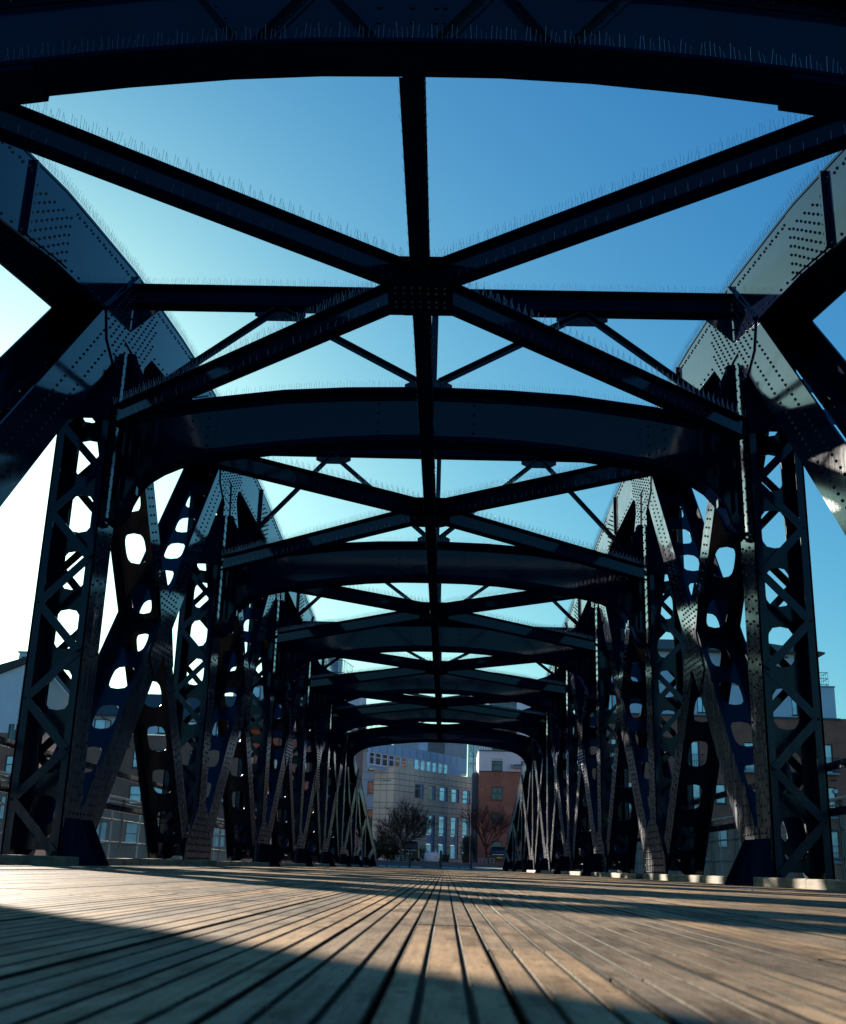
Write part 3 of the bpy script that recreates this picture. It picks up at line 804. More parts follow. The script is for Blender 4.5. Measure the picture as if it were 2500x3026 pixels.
for a, b in ((-4.1, -3.72), (-3.5, -2.8), (-2.65, -1.25), (.1, 1.2), (1.35, 2.1), (2.4, 3.4)):
    m.box(a, b, 79.9, 80.06, -.01, .085)
t = thing('kerb_edge', 'broken white painted kerb edge across the road at the bridge end', 'kerb', (0, 0, 0))
m.build('white_blocks', M['white'], t)

# ------------------------------------------------------------------ buildings
def frame_window(par, P0, d, n, u0, u1, z0, z1, fm, gm, rec=.16, mull=1, trans=(.35,), fw=.07, name='window'):
    """window set back in an opening; d = unit vector along the wall, n = outward normal"""
    def P(u, z, out): v = P0 + d * u + n * out; return (v.x, v.y, z)
    f = MB()
    def slab(ua, ub, za, zb, oa, ob):
        f.prism([P(ua, za, oa), P(ub, za, oa), P(ub, zb, oa), P(ua, zb, oa)], n * (ob - oa))
    o0, o1 = -rec, -rec + .06
    slab(u0, u0 + fw, z0, z1, o0, o1); slab(u1 - fw, u1, z0, z1, o0, o1)
    slab(u0 + fw, u1 - fw, z0, z0 + fw, o0, o1); slab(u0 + fw, u1 - fw, z1 - fw, z1, o0, o1)
    for i in range(1, mull):
        uc = u0 + (u1 - u0) * i / mull; slab(uc - .03, uc + .03, z0 + fw, z1 - fw, o0 + .002, o1 - .004)
    for tf in trans:
        zc = z1 - (z1 - z0) * tf; slab(u0 + fw, u1 - fw, zc - .03, zc + .03, o0 + .004, o1 - .008)
    w_ = f.build(name, fm, par)
    p = MB(); p.prism([P(u0 + .01, z0 + .01, -rec - .02), P(u1 - .01, z0 + .01, -rec - .02), P(u1 - .01, z1 - .01, -rec - .02), P(u0 + .01, z1 - .01, -rec - .02)], n * .03)
    p.build('pane', gm, w_)
    s_ = MB(); s_.prism([P(u0 - .05, z0 - .06, -.02), P(u1 + .05, z0 - .06, -.02), P(u1 + .05, z0 - .001, -.02), P(u0 - .05, z0 - .001, -.02)], n * .09); s_.build('sill', fm, w_)
    return w_
def facade(par, a, b, z0, z1, ops, mat, name='wall', t=.35, zoff=0):
    a = Vector((a[0], a[1], 0)); b = Vector((b[0], b[1], 0)); d = (b - a).normalized(); L = (b - a).length
    n = Vector((d.y, -d.x, 0))
    us = sorted(set([0, L] + [q for o in ops for q in (o[0], o[1])])); zs = sorted(set([z0, z1] + [q for o in ops for q in (o[2], o[3])]))
    m = MB()
    def V(u, z, o): v = a + d * u + n * o; return (v.x, v.y, z)
    for i in range(len(us) - 1):
        for j in range(len(zs) - 1):
            uc, zc = (us[i] + us[i+1]) / 2, (zs[j] + zs[j+1]) / 2
            if any(o[0] < uc < o[1] and o[2] < zc < o[3] for o in ops): continue
            m.add([V(us[i], zs[j], 0), V(us[i+1], zs[j], 0), V(us[i+1], zs[j+1], 0), V(us[i], zs[j+1], 0)], [(0, 1, 2, 3)])
    for o in ops:
        q = [(o[0], o[2]), (o[1], o[2]), (o[1], o[3]), (o[0], o[3])]
        for i in range(4):
            (ua, za), (ub, zb) = q[i], q[(i+1) % 4]
            m.add([V(ua, za, 0), V(ub, zb, 0), V(ub, zb, -t), V(ua, za, -t)], [(0, 1, 2, 3)])
    m.add([V(0, z0, 0), V(0, z1, 0), V(0, z1, -t), V(0, z0, -t)], [(0,1,2,3)]); m.add([V(L, z0, 0), V(L, z1, 0), V(L, z1, -t), V(L, z0, -t)], [(0,1,2,3)])
    m.add([V(0, z1, 0), V(L, z1, 0), V(L, z1, -t), V(0, z1, -t)], [(0,1,2,3)])
    return m.build(name, mat, par), a, d, n
def balcony(par, P0, d, n, u0, u1, z, mat, depth=.9, h=1.0, n_bar=14):
    def P(u, o, zz): v = P0 + d * u + n * o; return (v.x, v.y, zz)
    m = MB(); m.prism([P(u0, .01, z - .12), P(u1, .01, z - .12), P(u1, depth, z - .12), P(u0, depth, z - .12)], (0, 0, .12)); o = m.build('balcony', mat, par)
    m = MB()
    for zz in (z + h, z + h * .55, z + .1): m.tube([P(u0, .02, zz), P(u0, depth, zz), P(u1, depth, zz), P(u1, .02, zz)], .022, 5)
    for i in range(n_bar + 1):
        u = u0 + (u1 - u0) * i / n_bar; m.tube([P(u, depth, z), P(u, depth, z + h)], .012, 4)
    m.build('balcony_rail', M['dark_frame'], o)

# --- office building at the end of the street
of = thing('office_building', 'sandstone and blue metal clad office block with a ribbon of windows closing the street end', 'building', (0, 118, 0))
OP0 = Vector((-5.05, 118.0, 0)); OD = Vector((.5387, .8425, 0)).normalized(); ON = Vector((OD.y, -OD.x, 0))
ops = [(3.80, 5.45, 6.88, 8.38), (6.18, 7.80, 6.88, 8.38), (8.56, 10.18, 6.88, 8.38), (10.94, 12.56, 6.88, 8.38), (13.32, 14.95, 6.88, 8.38),
       (6.18, 7.80, .9, 5.36), (8.56, 10.18, .9, 5.36), (10.94, 12.56, .9, 5.36), (13.32, 14.95, .9, 5.36)]
def loc(v): return (v[0], v[1])
of_w, a_, d_, n_ = facade(of, (OP0.x, OP0.y - 118), ((OP0 + OD * 15.9).x, (OP0 + OD * 15.9).y - 118), -.2, 9.76, ops, M['joint'], t=.5)
of_l, a2, d2, n2 = facade(of, (-7.15, 1.05), (-5.05, 0), -.2, 9.76, [], M['joint'], t=.5)
def panels(par, P0, d, n, L, z0, z1, ops, pw, ph, dark=None):
    nu = int(math.ceil(L / pw)); nz = int(math.ceil((z1 - z0) / ph)); g = .05; c = 0
    for j in range(nz):
        for i in range(nu):
            ua, ub = i * pw + g / 2, min(L, (i + 1) * pw) - g / 2; za, zb = z0 + j * ph + g / 2, min(z1, z0 + (j + 1) * ph) - g / 2
            hit = [o for o in ops if o[0] < ub and o[1] > ua and o[2] < zb and o[3] > za]
            us = sorted(set([ua, ub] + [q for o in hit for q in o[:2] if ua < q < ub])); zs = sorted(set([za, zb] + [q for o in hit for q in o[2:] if za < q < zb]))
            m = MB(); th = .03 + random.uniform(-.004, .004)
            for x in range(len(us) - 1):
                for y in range(len(zs) - 1):
                    uc, zc = (us[x] + us[x+1]) / 2, (zs[y] + zs[y+1]) / 2
                    if any(o[0] < uc < o[1] and o[2] < zc < o[3] for o in hit): continue
                    q = [P0 + d * u + n * .002 for u in (us[x], us[x+1])]
                    m.prism([(q[0].x, q[0].y, zs[y]), (q[1].x, q[1].y, zs[y]), (q[1].x, q[1].y, zs[y+1]), (q[0].x, q[0].y, zs[y+1])], n * th)
            if m.v: m.build('stone_panel', M['stone'], par); c += 1
    return c
panels(of_w, a_, d_, n_, 15.9, .4, 9.76, ops, .93, .585)
panels(of_l, a2, d2, n2, 2.35, .4, 9.76, [], .78, .585)
for z in (9.765, 6.80):
    m = MB()
    for (p, dd, nn, L) in ((a_, d_, n_, 15.9), (a2, d2, n2, 2.35)):
        q0 = p; q1 = p + dd * L; m.prism([(q0.x, q0.y, z), (q1.x, q1.y, z), ((q1 - nn * .5).x, (q1 - nn * .5).y, z), ((q0 - nn * .5).x, (q0 - nn * .5).y, z)], (0, 0, .09)) if z > 9 else m.prism([((q0+nn*.04).x, (q0+nn*.04).y, z), ((q1+nn*.04).x, (q1+nn*.04).y, z), ((q1+nn*.075).x, (q1+nn*.075).y, z), ((q0+nn*.075).x, (q0+nn*.075).y, z)], (0, 0, .07))
    m.build('stone_band', M['stone'], of)
for i, o in enumerate(ops):
    tall = o[3] - o[2] > 2
    if tall:
        frame_window(of, a_, d_, n_, o[0] + .02, o[1] - .45, 3.45, o[3] - .02, M['blue_frame'], M['glass_sky'], .05, 1, (.22, .70))
        m = MB(); q = [a_ + d_ * u - n_ * .2 for u in (o[0] + .02, o[1] - .45)]
        m.prism([(q[0].x, q[0].y, 2.38), (q[1].x, q[1].y, 2.38), (q[1].x, q[1].y, 3.38), (q[0].x, q[0].y, 3.38)], n_ * .04); m.build('spandrel_panel', M['blue_frame'], of)
        frame_window(of, a_, d_, n_, o[0] + .02, o[1] - .45, .95, 2.34, M['blue_frame'], M['glass_sky'], .05, 1, ())
    else:
        frame_window(of, a_, d_, n_, o[0] + .02, o[1] - .45, o[2] + .02, o[3] - .02, M['blue_frame'], M['glass_dark'] if i == 0 else (M['glass_orange_reflection'] if i == 1 else M['glass_sky']), .05, 1, (.32,))
    m = MB(); q = [a_ + d_ * u - n_ * .22 for u in (o[1] - .44, o[1] - .01)]     # blue side panel of the reveal
    m.prism([(q[0].x, q[0].y, o[2]), (q[1].x, q[1].y, o[2]), (q[1].x, q[1].y, o[3]), (q[0].x, q[0].y, o[3])], n_ * .14); m.build('reveal_panel', M['blue_frame'], of)
# set back metal clad storey with the window ribbon
rib = []
for i in range(13):
    u = -2.05 + 1.165 * i + .9; rib.append((u, u + 1.0, 9.75 + .05, 11.03))
ba = OP0 - OD * 0 - ON * .9
ra = Vector((ba.x, ba.y - 118, 0)) - OD * 3.0
rb = ra + OD * 17.2
cl, ra_, rd, rn = facade(of, (ra.x, ra.y), (rb.x, rb.y), 9.4, 12.0, [(o[0] + 1.0, o[1] + 1.0, o[2], o[3]) for o in rib], M['blue_clad'], 'cladding_wall', .3)
for i, o in enumerate(rib):
    frame_window(cl, ra_, rd, rn, o[0] + 1.0 + .01, o[1] + 1.0 - .01, o[2] + .01, o[3] - .01, M['white'], M['glass_dark'] if i < 4 else (M['glass_orange_reflection'] if i < 7 else M['glass_sky']), .14, 1, (.38,), .06)
m = MB(); m.prism([(ra.x, ra.y, 12.0), (rb.x, rb.y, 12.0), ((rb - rn*8).x, (rb - rn*8).y, 12.0), ((ra - rn*8).x, (ra - rn*8).y, 12.0)], (0, 0, .08)); m.build('roof', M['louver'], of)
m = MB()
for i in range(13):
    u = .2 + i * 1.35; p = ra_ + rd * u + rn * .004; q = p + rd * .03
    m.prism([(p.x, p.y, 11.12), (q.x, q.y, 11.12), (q.x, q.y, 11.95), (p.x, p.y, 11.95)], rn * .02)
m.build('cladding_seams', M['louver_dark'], cl)
# blue block on the left of the stone corner
bo = [(2.2, 3.0, 9.55, 11.4), (2.2, 3.1, 7.2, 8.45), (2.2, 3.1, 3.6, 5.6)]
bl, ba_, bd, bn = facade(of, (-10.1, 3.2), (-6.4, 2.6), -.2, 12.3, bo, M['blue_clad'], 'blue_wall')
for o in bo: frame_window(bl, ba_, bd, bn, *o, M['dark_frame'], M['glass_dark'], .12, 1, (.65,))
m = MB()
for z in (2.0, 3.4, 5.8, 7.0, 8.6, 9.4, 11.5):
    p = ba_ + bn * .003; q = ba_ + bd * 3.74 + bn * .003; m.prism([(p.x, p.y, z), (q.x, q.y, z), (q.x, q.y, z + .03), (p.x, p.y, z + .03)], bn * .02)
m.build('cladding_seams', M['louver_dark'], bl)
# plant room with louvres and glass stair tower on the roof
m = MB(); m.box(-6.2, 2.7, 20.5, 26, 11, 14.9); m.build('plant_room', M['blue_clad'], of)
m = MB()
for i in range(14): m.box(-6.0, -3.2, 20.40, 20.46, 13.5 + i * .1, 13.55 + i * .1)
m.build('louver_bank', M['louver'], of)
m = MB()
for i in range(16): m.box(-2.05, .0, 20.36, 20.46, 13.0 + i * .12, 13.08 + i * .12)
m.build('louver_bank', M['louver_dark'], of)
m = MB()
for i in range(20): m.box(.08, 2.62, 20.38, 20.46, 12.6 + i * .12, 12.67 + i * .12)
m.build('louver_bank', M['louver'], of)
gt = MB(); gt.box(2.9, 7.2, 22.5, 26, 9, 14.9); g_ = gt.build('glass_tower', M['glass'], of)
m = MB()
for i in range(8): m.box(2.88 + i * .6, 2.95 + i * .6, 22.42, 22.495, 9, 14.95)
for z in (12.2, 13.1, 14.9): m.box(2.88, 7.2, 22.43, 22.49, z, z + .07)
for i in range(7):
    m.bar((2.95 + i * .6, 22.46, 13.2), (3.5 + i * .6, 22.46, 14.85), .03, .03); m.bar((3.5 + i * .6, 22.46, 13.2), (2.95 + i * .6, 22.46, 14.85), .03, .03)
m.build('glazing_bars', M['dark_frame'], g_)

tb = thing('stone_terrace', 'long pale stone office wing continuing left behind the left truss end', 'building', (0, 124, 0))
to_ = [(u, u + 1.5, z, z + 1.7) for u in (1.5, 5, 8.5, 12, 15.5, 19, 22.5, 26) for z in (1.2, 4.6, 8.0)]
wl, wa, wd, wn = facade(tb, (-40, 2), (-10.2, 0.2), -.2, 11.6, to_, M['stone'])
for o in to_: frame_window(wl, wa, wd, wn, *o, M['blue_frame'], M['glass'], .14, 2, (.35,))
m = MB(); m.prism([(-40.3, 1.8, 11.61), (-10.1, -.05, 11.61), (-9.6, 10, 11.61), (-39, 12, 11.61)], (0, 0, .25)); m.build('roof', M['louver'], tb)

# --- brick and white rendered block right of the street end
bk = thing('brick_block', 'brown brick block with a white rendered top floor and flat roof right of the office', 'building', (0, 112, 0))
op = [(1.22, 2.28, 6.42, 7.66), (1.22, 2.28, 4.2, 5.2), (1.22, 2.30, .9, 2.62), (5.2, 6.3, 6.42, 7.66), (5.2, 6.3, 4.2, 5.2), (8.4, 9.5, 6.42, 7.66)]
wl, wa, wd, wn = facade(bk, (3.46, 0), (16, 0), -.2, 9.12, op, M['brick_b'])
for i, o in enumerate(op): frame_window(wl, wa, wd, wn, *o, M['dark_frame'], M['glass_dark'], .14, 2 if i != 2 else 1, (.5,) if i != 2 else ())
op2 = [(1.22, 2.28, 9.14, 10.12), (4.06, 5.0, 9.3, 10.12), (7, 8, 9.3, 10.12)]
wl2, wa2, wd2, wn2 = facade(bk, (3.44, -.03), (16, -.03), 9.13, 11.0, op2, M['render_white'], 'upper_wall')
for o in op2:
    frame_window(wl2, wa2, wd2, wn2, *o, M['dark_frame'], M['glass_dark'], .14, 1, (.4,))
    m = MB(); m.box(wa2.x + o[0] - .02, wa2.x + o[1] + .02, -.11, -.035, o[3] + .14, o[3] + .19); m.build('drip_bar', M['louver'], wl2)
m = MB(); m.box(3.36, 16, -.12, 8.3, 11.0, 11.10); m.build('roof', M['louver_dark'], bk)
m = MB(); m.box(3.42, 3.46, .36, 8, -.2, 9.12); m.build('wall', M['brick_b'], bk)
m = MB(); m.box(3.40, 3.44, .33, 8, 9.13, 11.0); m.build('upper_wall', M['render_white'], bk)
m = MB(); m.box(2.86, 3.41, 1.2, 5, -.2, 9.05); m.build('stair_tower', M['louver_dark'], bk)
m = MB(); m.box(6.5, 16, 8.5, 13.9, -.2, 12.45); m.build('rear_wall', M['brick_b'], bk)
m = MB(); m.box(3.40, 16, -.07, .02, 9.05, 9.13); m.build('stone_band', M['dark_frame'], bk)
m = MB(); m.add([(6.55,-.5,9.42),(7.75,-.5,9.42),(7.7,-.05,9.42),(6.6,-.05,9.42),(6.45,-.55,9.62),(7.85,-.55,9.62),(7.8,-.05,9.62),(6.5,-.05,9.62)],[(0,3,2,1),(0,1,5,4),(1,2,6,5),(2,3,7,6),(3,0,4,7)]); tr = m.build('window_box', M['louver'], bk)
m = MB()
for i in range(90):
    x, y = random.uniform(6.5, 7.8), random.uniform(-.55, -.1); a = random.uniform(0, 6.28); z = 9.62 + random.uniform(0, .14); c, s_ = math.cos(a) * .07, math.sin(a) * .07
    m.add([(x - c, y - s_, z), (x, y, z + .06), (x + c, y + s_, z - .01), (x, y - .05, z)], [(0, 1, 2, 3)])
m.build('leaves', M['leaf'], tr, 'stuff')
# penthouse tiers
m = MB(); m.box(4.9, 16, 5.5, 8.4, 11.11, 12.5); ph = m.build('penthouse_wall', M['glass_dark'], bk)
m = MB()
for i in range(9): m.box(5.0 + i * 1.1, 5.09 + i * 1.1, 5.43, 5.495, 11.1, 12.5)
m.build('mullions', M['dark_frame'], ph)
m = MB(); m.box(4.5, 7.66, 5.0, 13.5, 14.2, 14.45); m.build('eaves', M['louver'], bk)
m = MB(); m.box(4.9, 7.6, 9.9, 13.4, 11.2, 14.2); m.build('upper_glazing', M['glass_dark'], bk)
m = MB(); m.box(7.68, 16, 9, 14, 12.5, 15.3); m.build('upper_wall', M['render_white'], bk)
m = MB(); m.box(4.9, 7.64, 10, 14, 15.2, 17.2); tw = m.build('upper_glazing', M['glass_dark'], bk)
m = MB(); m.pry([(7.66, 14.5), (16, 14.5), (16, 15.2), (7.66, 17.6), (4.7, 17.25), (4.7, 17.2), (7.66, 17.2)], 9.6, 14); m.build('upper_wall', M['render_white'], bk)
m = MB(); m.bar((7.6, 9.5, 17.75), (13, 9.5, 15.9), .14, .12); m.build('roof_edge', M['dark_frame'], bk)

# --- brick flats on the right
rf = thing('brick_flats', 'orange red brick flats with white top floor, balconies and brown tiled roof', 'building', (0, 80, 0))
ro = []
for i in range(4):
    u = 2.2 + i * 4.6
    for z in (1.2, 4.1, 7.0): ro.append((u, u + 1.5, z, z + 2.0)); ro.append((u + 2.5, u + 3.2, z + .7, z + 2.0))
wl, wa, wd, wn = facade(rf, (9.5, 0), (27.62, 0), -.3, 10.78, ro, M['brick_r'])
for o in ro: frame_window(wl, wa, wd, wn, *o, M['dark_frame'], M['glass'], .14, 2 if o[1] - o[0] > 1 else 1, ())
for o in ro:
    if o[1] - o[0] > 1: balcony(wl, wa, wd, wn, o[0] - .2, o[1] + .2, o[2] + .02, M['louver'], .55)
m = MB(); m.box(27.60, 27.70, -.06, .6, 10.6, 10.8); m.box(9.5, 27.60, -.07, -.005, 10.66, 10.8); m.build('stone_band', M['dark_frame'], rf)
m = MB(); m.box(27.55, 27.62, .36, 16, -.3, 10.78); m.build('wall', M['brick_r'], rf)
to = [(u, u + .8, 10.95, 12.1) for u in (1.6, 4.8, 8.3, 11.6, 14.9)] 
wl2, wa2, wd2, wn2 = facade(rf, (9.5, .02), (27.46, .02), 10.81, 12.95, to, M['render_white'], 'upper_wall')
for o in to: frame_window(wl2, wa2, wd2, wn2, *o, M['dark_frame'], M['glass'], .14, 2, ())
m = MB(); m.box(27.38, 27.46, .38, 15, 10.81, 12.95); m.build('upper_wall', M['render_white'], rf)
m = MB(); m.box(9.5, 27.5, -.05, 15, 12.951, 13.05); m.build('terrace', M['louver'], rf)
balcony(rf, Vector((9.5, 1.4, 0)), Vector((1, 0, 0)), Vector((0, -1, 0)), 13.8, 17.6, 13.06, M['louver'], 1.3, .95, 24)
m = MB(); m.box(12, 26.75, 1.5, 14, 13.06, 15.75); m.build('upper_wall', M['render_white'], rf)
m = MB(); m.box(26.76, 26.80, 1.4, 1.46, 10.8, 15.7); m.build('downpipe', M['galv'], rf)
m = MB(); m.add([(11.5,.9,15.62),(27.3,.9,15.62),(24.4,7.5,17.6),(13.5,7.5,17.6),(27.3,14.5,15.62),(11.5,14.5,15.62),(11.5,.9,15.5),(27.3,.9,15.5),(27.3,14.5,15.5),(11.5,14.5,15.5)],
  [(0,1,2,3),(1,4,2),(4,5,3,2),(5,0,3),(6,7,1,0),(7,8,4,1),(8,9,5,4),(9,6,0,5),(9,8,7,6)]); m.build('roof', M['roof_b'], rf)
m = MB(); m.add([(20.5,-.6,14.95),(24.2,-.6,14.95),(23.3,1.49,15.75),(20.5,1.49,15.75),(20.5,-.6,14.83),(24.2,-.6,14.83),(23.3,1.49,15.6),(20.5,1.49,15.6)],[(0,1,2,3),(4,7,6,5),(0,4,5,1),(1,5,6,2),(2,6,7,3),(3,7,4,0)]); m.build('dormer_roof', M['roof_b'], rf)
m = MB(); m.tube([(26.97, -.02, 5.83), (26.97, -.12, 5.83)], .14, 12); m.build('vent', M['white'], rf)
m = MB(); m.box(26.7, 27.1, -.06, -.001, 6.5, 6.62); m.build('air_brick', M['joint'], rf)

# --- gabled flats far left
gl = thing('gabled_house', 'white rendered gable house with slate roof and chimney over brick lower storeys', 'building', (0, 85, 0))
go = [(5.5, 6.4, 7.9, 9.4), (5.5, 6.5, 5.5, 7.1), (5.5, 6.5, 2.5, 4.2), (1.5, 2.5, 5.5, 7.1)]
wl, wa, wd, wn = facade(gl, (-38, 0), (-31.9, 0), -.3, 8.75, go[1:], M['brick_b'])
for o in go[1:]: frame_window(wl, wa, wd, wn, *o, M['dark_frame'], M['glass'], .12, 1, (.4,))
m = MB(); m.pry([(-38, 8.752), (-31.9, 8.752), (-31.9, 13.6), (-31.0, 13.6), (-34.4, 12.85), (-38, 11.4)] if False else [(-38, 8.752), (-31.9, 8.752), (-31.9, 13.95), (-34.0, 13.05), (-38, 11.2)], 0.01, 8); m.build('upper_wall', M['render_white'], gl)
m = MB(); m.bar((-38.5, -.1, 11.15), (-31.85, -.1, 14.1), .4, .14); m.pry([(-38.5, 11.1), (-31.85, 14.15), (-31.85, 14.6), (-38.5, 12.4)], .1, 8); m.build('roof', M['roof'], gl)
m = MB(); m.box(-32.75, -31.9, .5, 1.4, 13.5, 14.9); ck = m.build('chimney', M['render_white'], gl)
m = MB(); m.box(-32.85, -31.8, .4, 1.5, 14.9, 15.02); m.build('chimney_cap', M['louver'], ck)
m = MB(); m.box(-32.5, -32.25, .44, .497, 14.2, 14.6); m.build('chimney_vent', M['dark_frame'], ck)
m = MB(); m.tube([(-32.05, -.08, 9), (-32.05, -.08, 13.8)], .06, 6); m.build('downpipe', M['white'], gl)
frame_window(gl, Vector((-38, 0, 0)), Vector((1, 0, 0)), Vector((0, -1, 0)), 5.45, 6.05, 8.0, 9.4, M['dark_frame'], M['glass_dark'], -.02, 1, ())

# --- cream gable behind the first left post
gc = thing('cream_gable_house', 'cream rendered gable end with white bargeboard between the first left post bars', 'building', (0, 90, 0))
m = MB(); m.pry([(-33.5, 0), (-29.4, 0), (-29.4, 11.6), (-31.4, 13.6), (-33.5, 11.6)], 0, 9); m.build('wall', M['render_cream'], gc)
m = MB(); m.bar((-31.4, -.1, 13.75), (-29.1, -.1, 11.45), .25, .16); m.build('bargeboard', M['white'], gc)
m = MB(); m.prism([(-31.4, -.25, 13.85), (-29.0, -.25, 11.45), (-29.0, 9.1, 11.45), (-31.4, 9.1, 13.85)], (0, 0, .12)); m.prism([(-31.4, -.25, 13.85), (-33.9, -.25, 11.45), (-33.9, 9.1, 11.45), (-31.4, 9.1, 13.85)], (0, 0, .12)); m.build('roof', M['roof'], gc)

# --- brick flats mid left
ml = thing('slate_roof_flats', 'brown brick flats with white top storey and dark slate roof behind the left truss', 'building', (0, 86, 0))
mo = []
for u in (.6, 3.0, 5.3, 6.9, 9.6, 11.8):
    for z in (3.9, 6.55): mo.append((u, u + .95, z, z + 1.35))
    mo.append((u, u + .95, 1.0, 2.6))
wl, wa, wd, wn = facade(ml, (-28.6, 0), (-15.2, 0), -.3, 9.0, mo, M['brick_b'])
for o in mo: frame_window(wl, wa, wd, wn, *o, M['dark_frame'], M['glass'], .12, 1, (.5,) if o[0] > 5 else ())
t2 = [(u, u + .9, 9.12, 10.1) for u in (2.1, 4.1, 7.0, 9.2, 11.4)]
wl2, wa2, wd2, wn2 = facade(ml, (-28.6, -.02), (-15.2, -.02), 9.01, 10.4, t2, M['render_white'], 'upper_wall')
for o in t2: frame_window(wl2, wa2, wd2, wn2, *o, M['dark_frame'], M['glass'], .12, 1, ())
m = MB(); m.add([(-29,-.45,10.42),(-14.8,-.45,10.42),(-14.8,4.5,12.7),(-29,4.5,12.7),(-29,9.4,10.42),(-14.8,9.4,10.42),(-29,-.45,10.25),(-14.8,-.45,10.25)],[(0,1,2,3),(3,2,5,4),(6,7,1,0),(6,0,3,4),(7,5,2,1)]); m.build('roof', M['roof'], ml)
balcony(ml, wa, wd, wn, 3.9, 5.0, 8.15, M['dark_frame'], .6, .95, 8)
m = MB(); m.tube([(-25.9, -.4, 10.2), (-25.2, -.1, 9.95), (-25.15, -.1, 8.0), (-25.15, -.1, 0)], .05, 6); m.build('downpipe', M['dark_frame'], ml)

# --- white rounded block further along on the left
wr = thing('rounded_white_block', 'pale block with a rounded white corner bay and roof terrace railing behind the left truss', 'building', (0, 95, 0))
m = MB(); m.box(-17.6, -7.3, 0, 9, -.3, 10.8); wlb = m.build('wall', M['brick_b'], wr)
m = MB(); m.box(-17.8, -7.2, -.05, 9, 10.81, 14.6); wu = m.build('upper_wall', M['render_white'], wr)
m = MB(); m.tube([(-14.15, -.2, 12.6), (-14.15, -.2, 16.0)], .62, 20); m.build('corner_bay', M['render_white'], wr, smooth=False)
for u in (1.2, 5.6, 8.2):
    for z in (11.3, 13.0): frame_window(wu, Vector((-17.8, -.06, 0)), Vector((1, 0, 0)), Vector((0, -1, 0)), u, u + 1.1, z, z + 1.2, M['dark_frame'], M['glass'], -.02, 1, ())
for u in (1.2, 3.4, 5.6, 8.2):
    for z in (1.2, 4.2, 7.4): frame_window(wlb, Vector((-17.8, -.01, 0)), Vector((1, 0, 0)), Vector((0, -1, 0)), u, u + 1.0, z, z + 1.5, M['dark_frame'], M['glass'], -.02, 1, ())
m = MB(); m.tube([(-13.65, -.1, 0), (-13.65, -.1, 12.5)], .05, 6); m.build('downpipe', M['dark_frame'], wr)
m = MB(); m.box(-12.5, -8.3, -.4, 5, 14.61, 15.4); m.build('terrace', M['render_white'], wr)
m = MB(); m.box(-12.2, -9.2, 1.2, 5, 15.4, 18.6); m.build('stair_head', M['louver'], wr)
m = MB()
for z in (16.55, 15.5): m.tube([(-12.5, -.35, z), (-8.55, -.35, z), (-8.0, 3, z)], .03, 5)
for i in range(30):
    x = -12.5 + i * .137; m.tube([(x, -.35, 15.4), (x, -.35, 16.55)], .014, 4)
for i in range(8):
    m.tube([(-8.55 + .07 * i, -.35 + .42 * i, 15.4), (-8.55 + .07 * i, -.35 + .42 * i, 16.55)], .014, 4)
m.build('terrace_rail', M['dark_frame'], wr)
m = MB(); m.tube([(-7.1, .6, 11.0), (-6.5, .6, 11.0)], .32, 12); m.box(-7.9, -7.1, .2, 1.0, 10.82, 11.5); m.build('roof_vent', M['black'], wr)

# --- crane jib far away
cr = thing('tower_crane', 'thin lattice jib of a distant tower crane above the office roof', 'crane', (0, 260, 0))
m = MB(); m.box(-30.8, -29.8, -.5, .5, 0, 34); m.build('mast', M['lamp'], cr)
def lattice(mm, a, b, h, n, r):
    a = Vector(a); b = Vector(b); d = (b - a) / n; u = Vector((0, 0, h))
    mm.bar(a, b, r, r); mm.bar(a + u, b + u, r, r)
    for i in range(n):
        p = a + d * i; mm.bar(p, p + d / 2 + u, r * .7, r * .7); mm.bar(p + d / 2 + u, p + d, r * .7, r * .7)
m = MB(); lattice(m, (-30, 0, 26.6), (2, 0, 33.0), 1.3, 26, .16); m.build('jib', M['lamp'], cr)

# ------------------------------------------------------------------ street things
for i, (x, y, lb) in enumerate([(-1.98, 78, 'black bollard left of the white bulk bag at the bridge end'), (.06, 77.6, 'middle black bollard in front of the dark planter at the bridge end'), (2.06, 78, 'black bollard by the bushes at the right of the bridge end')]):
    t = thing('bollard', lb, 'bollard', (x, y, .02), 0, 'bollards across the bridge end')
    m = MB(); m.tube([(0, 0, 0), (0, 0, 1.02)], .085, 12); m.build('shaft', M['black'], t)
    m = MB(); m.tube([(0, 0, 1.02), (0, 0, 1.06), (0, 0, 1.12)], .098, 12, .06); m.build('cap', M['black'], t)

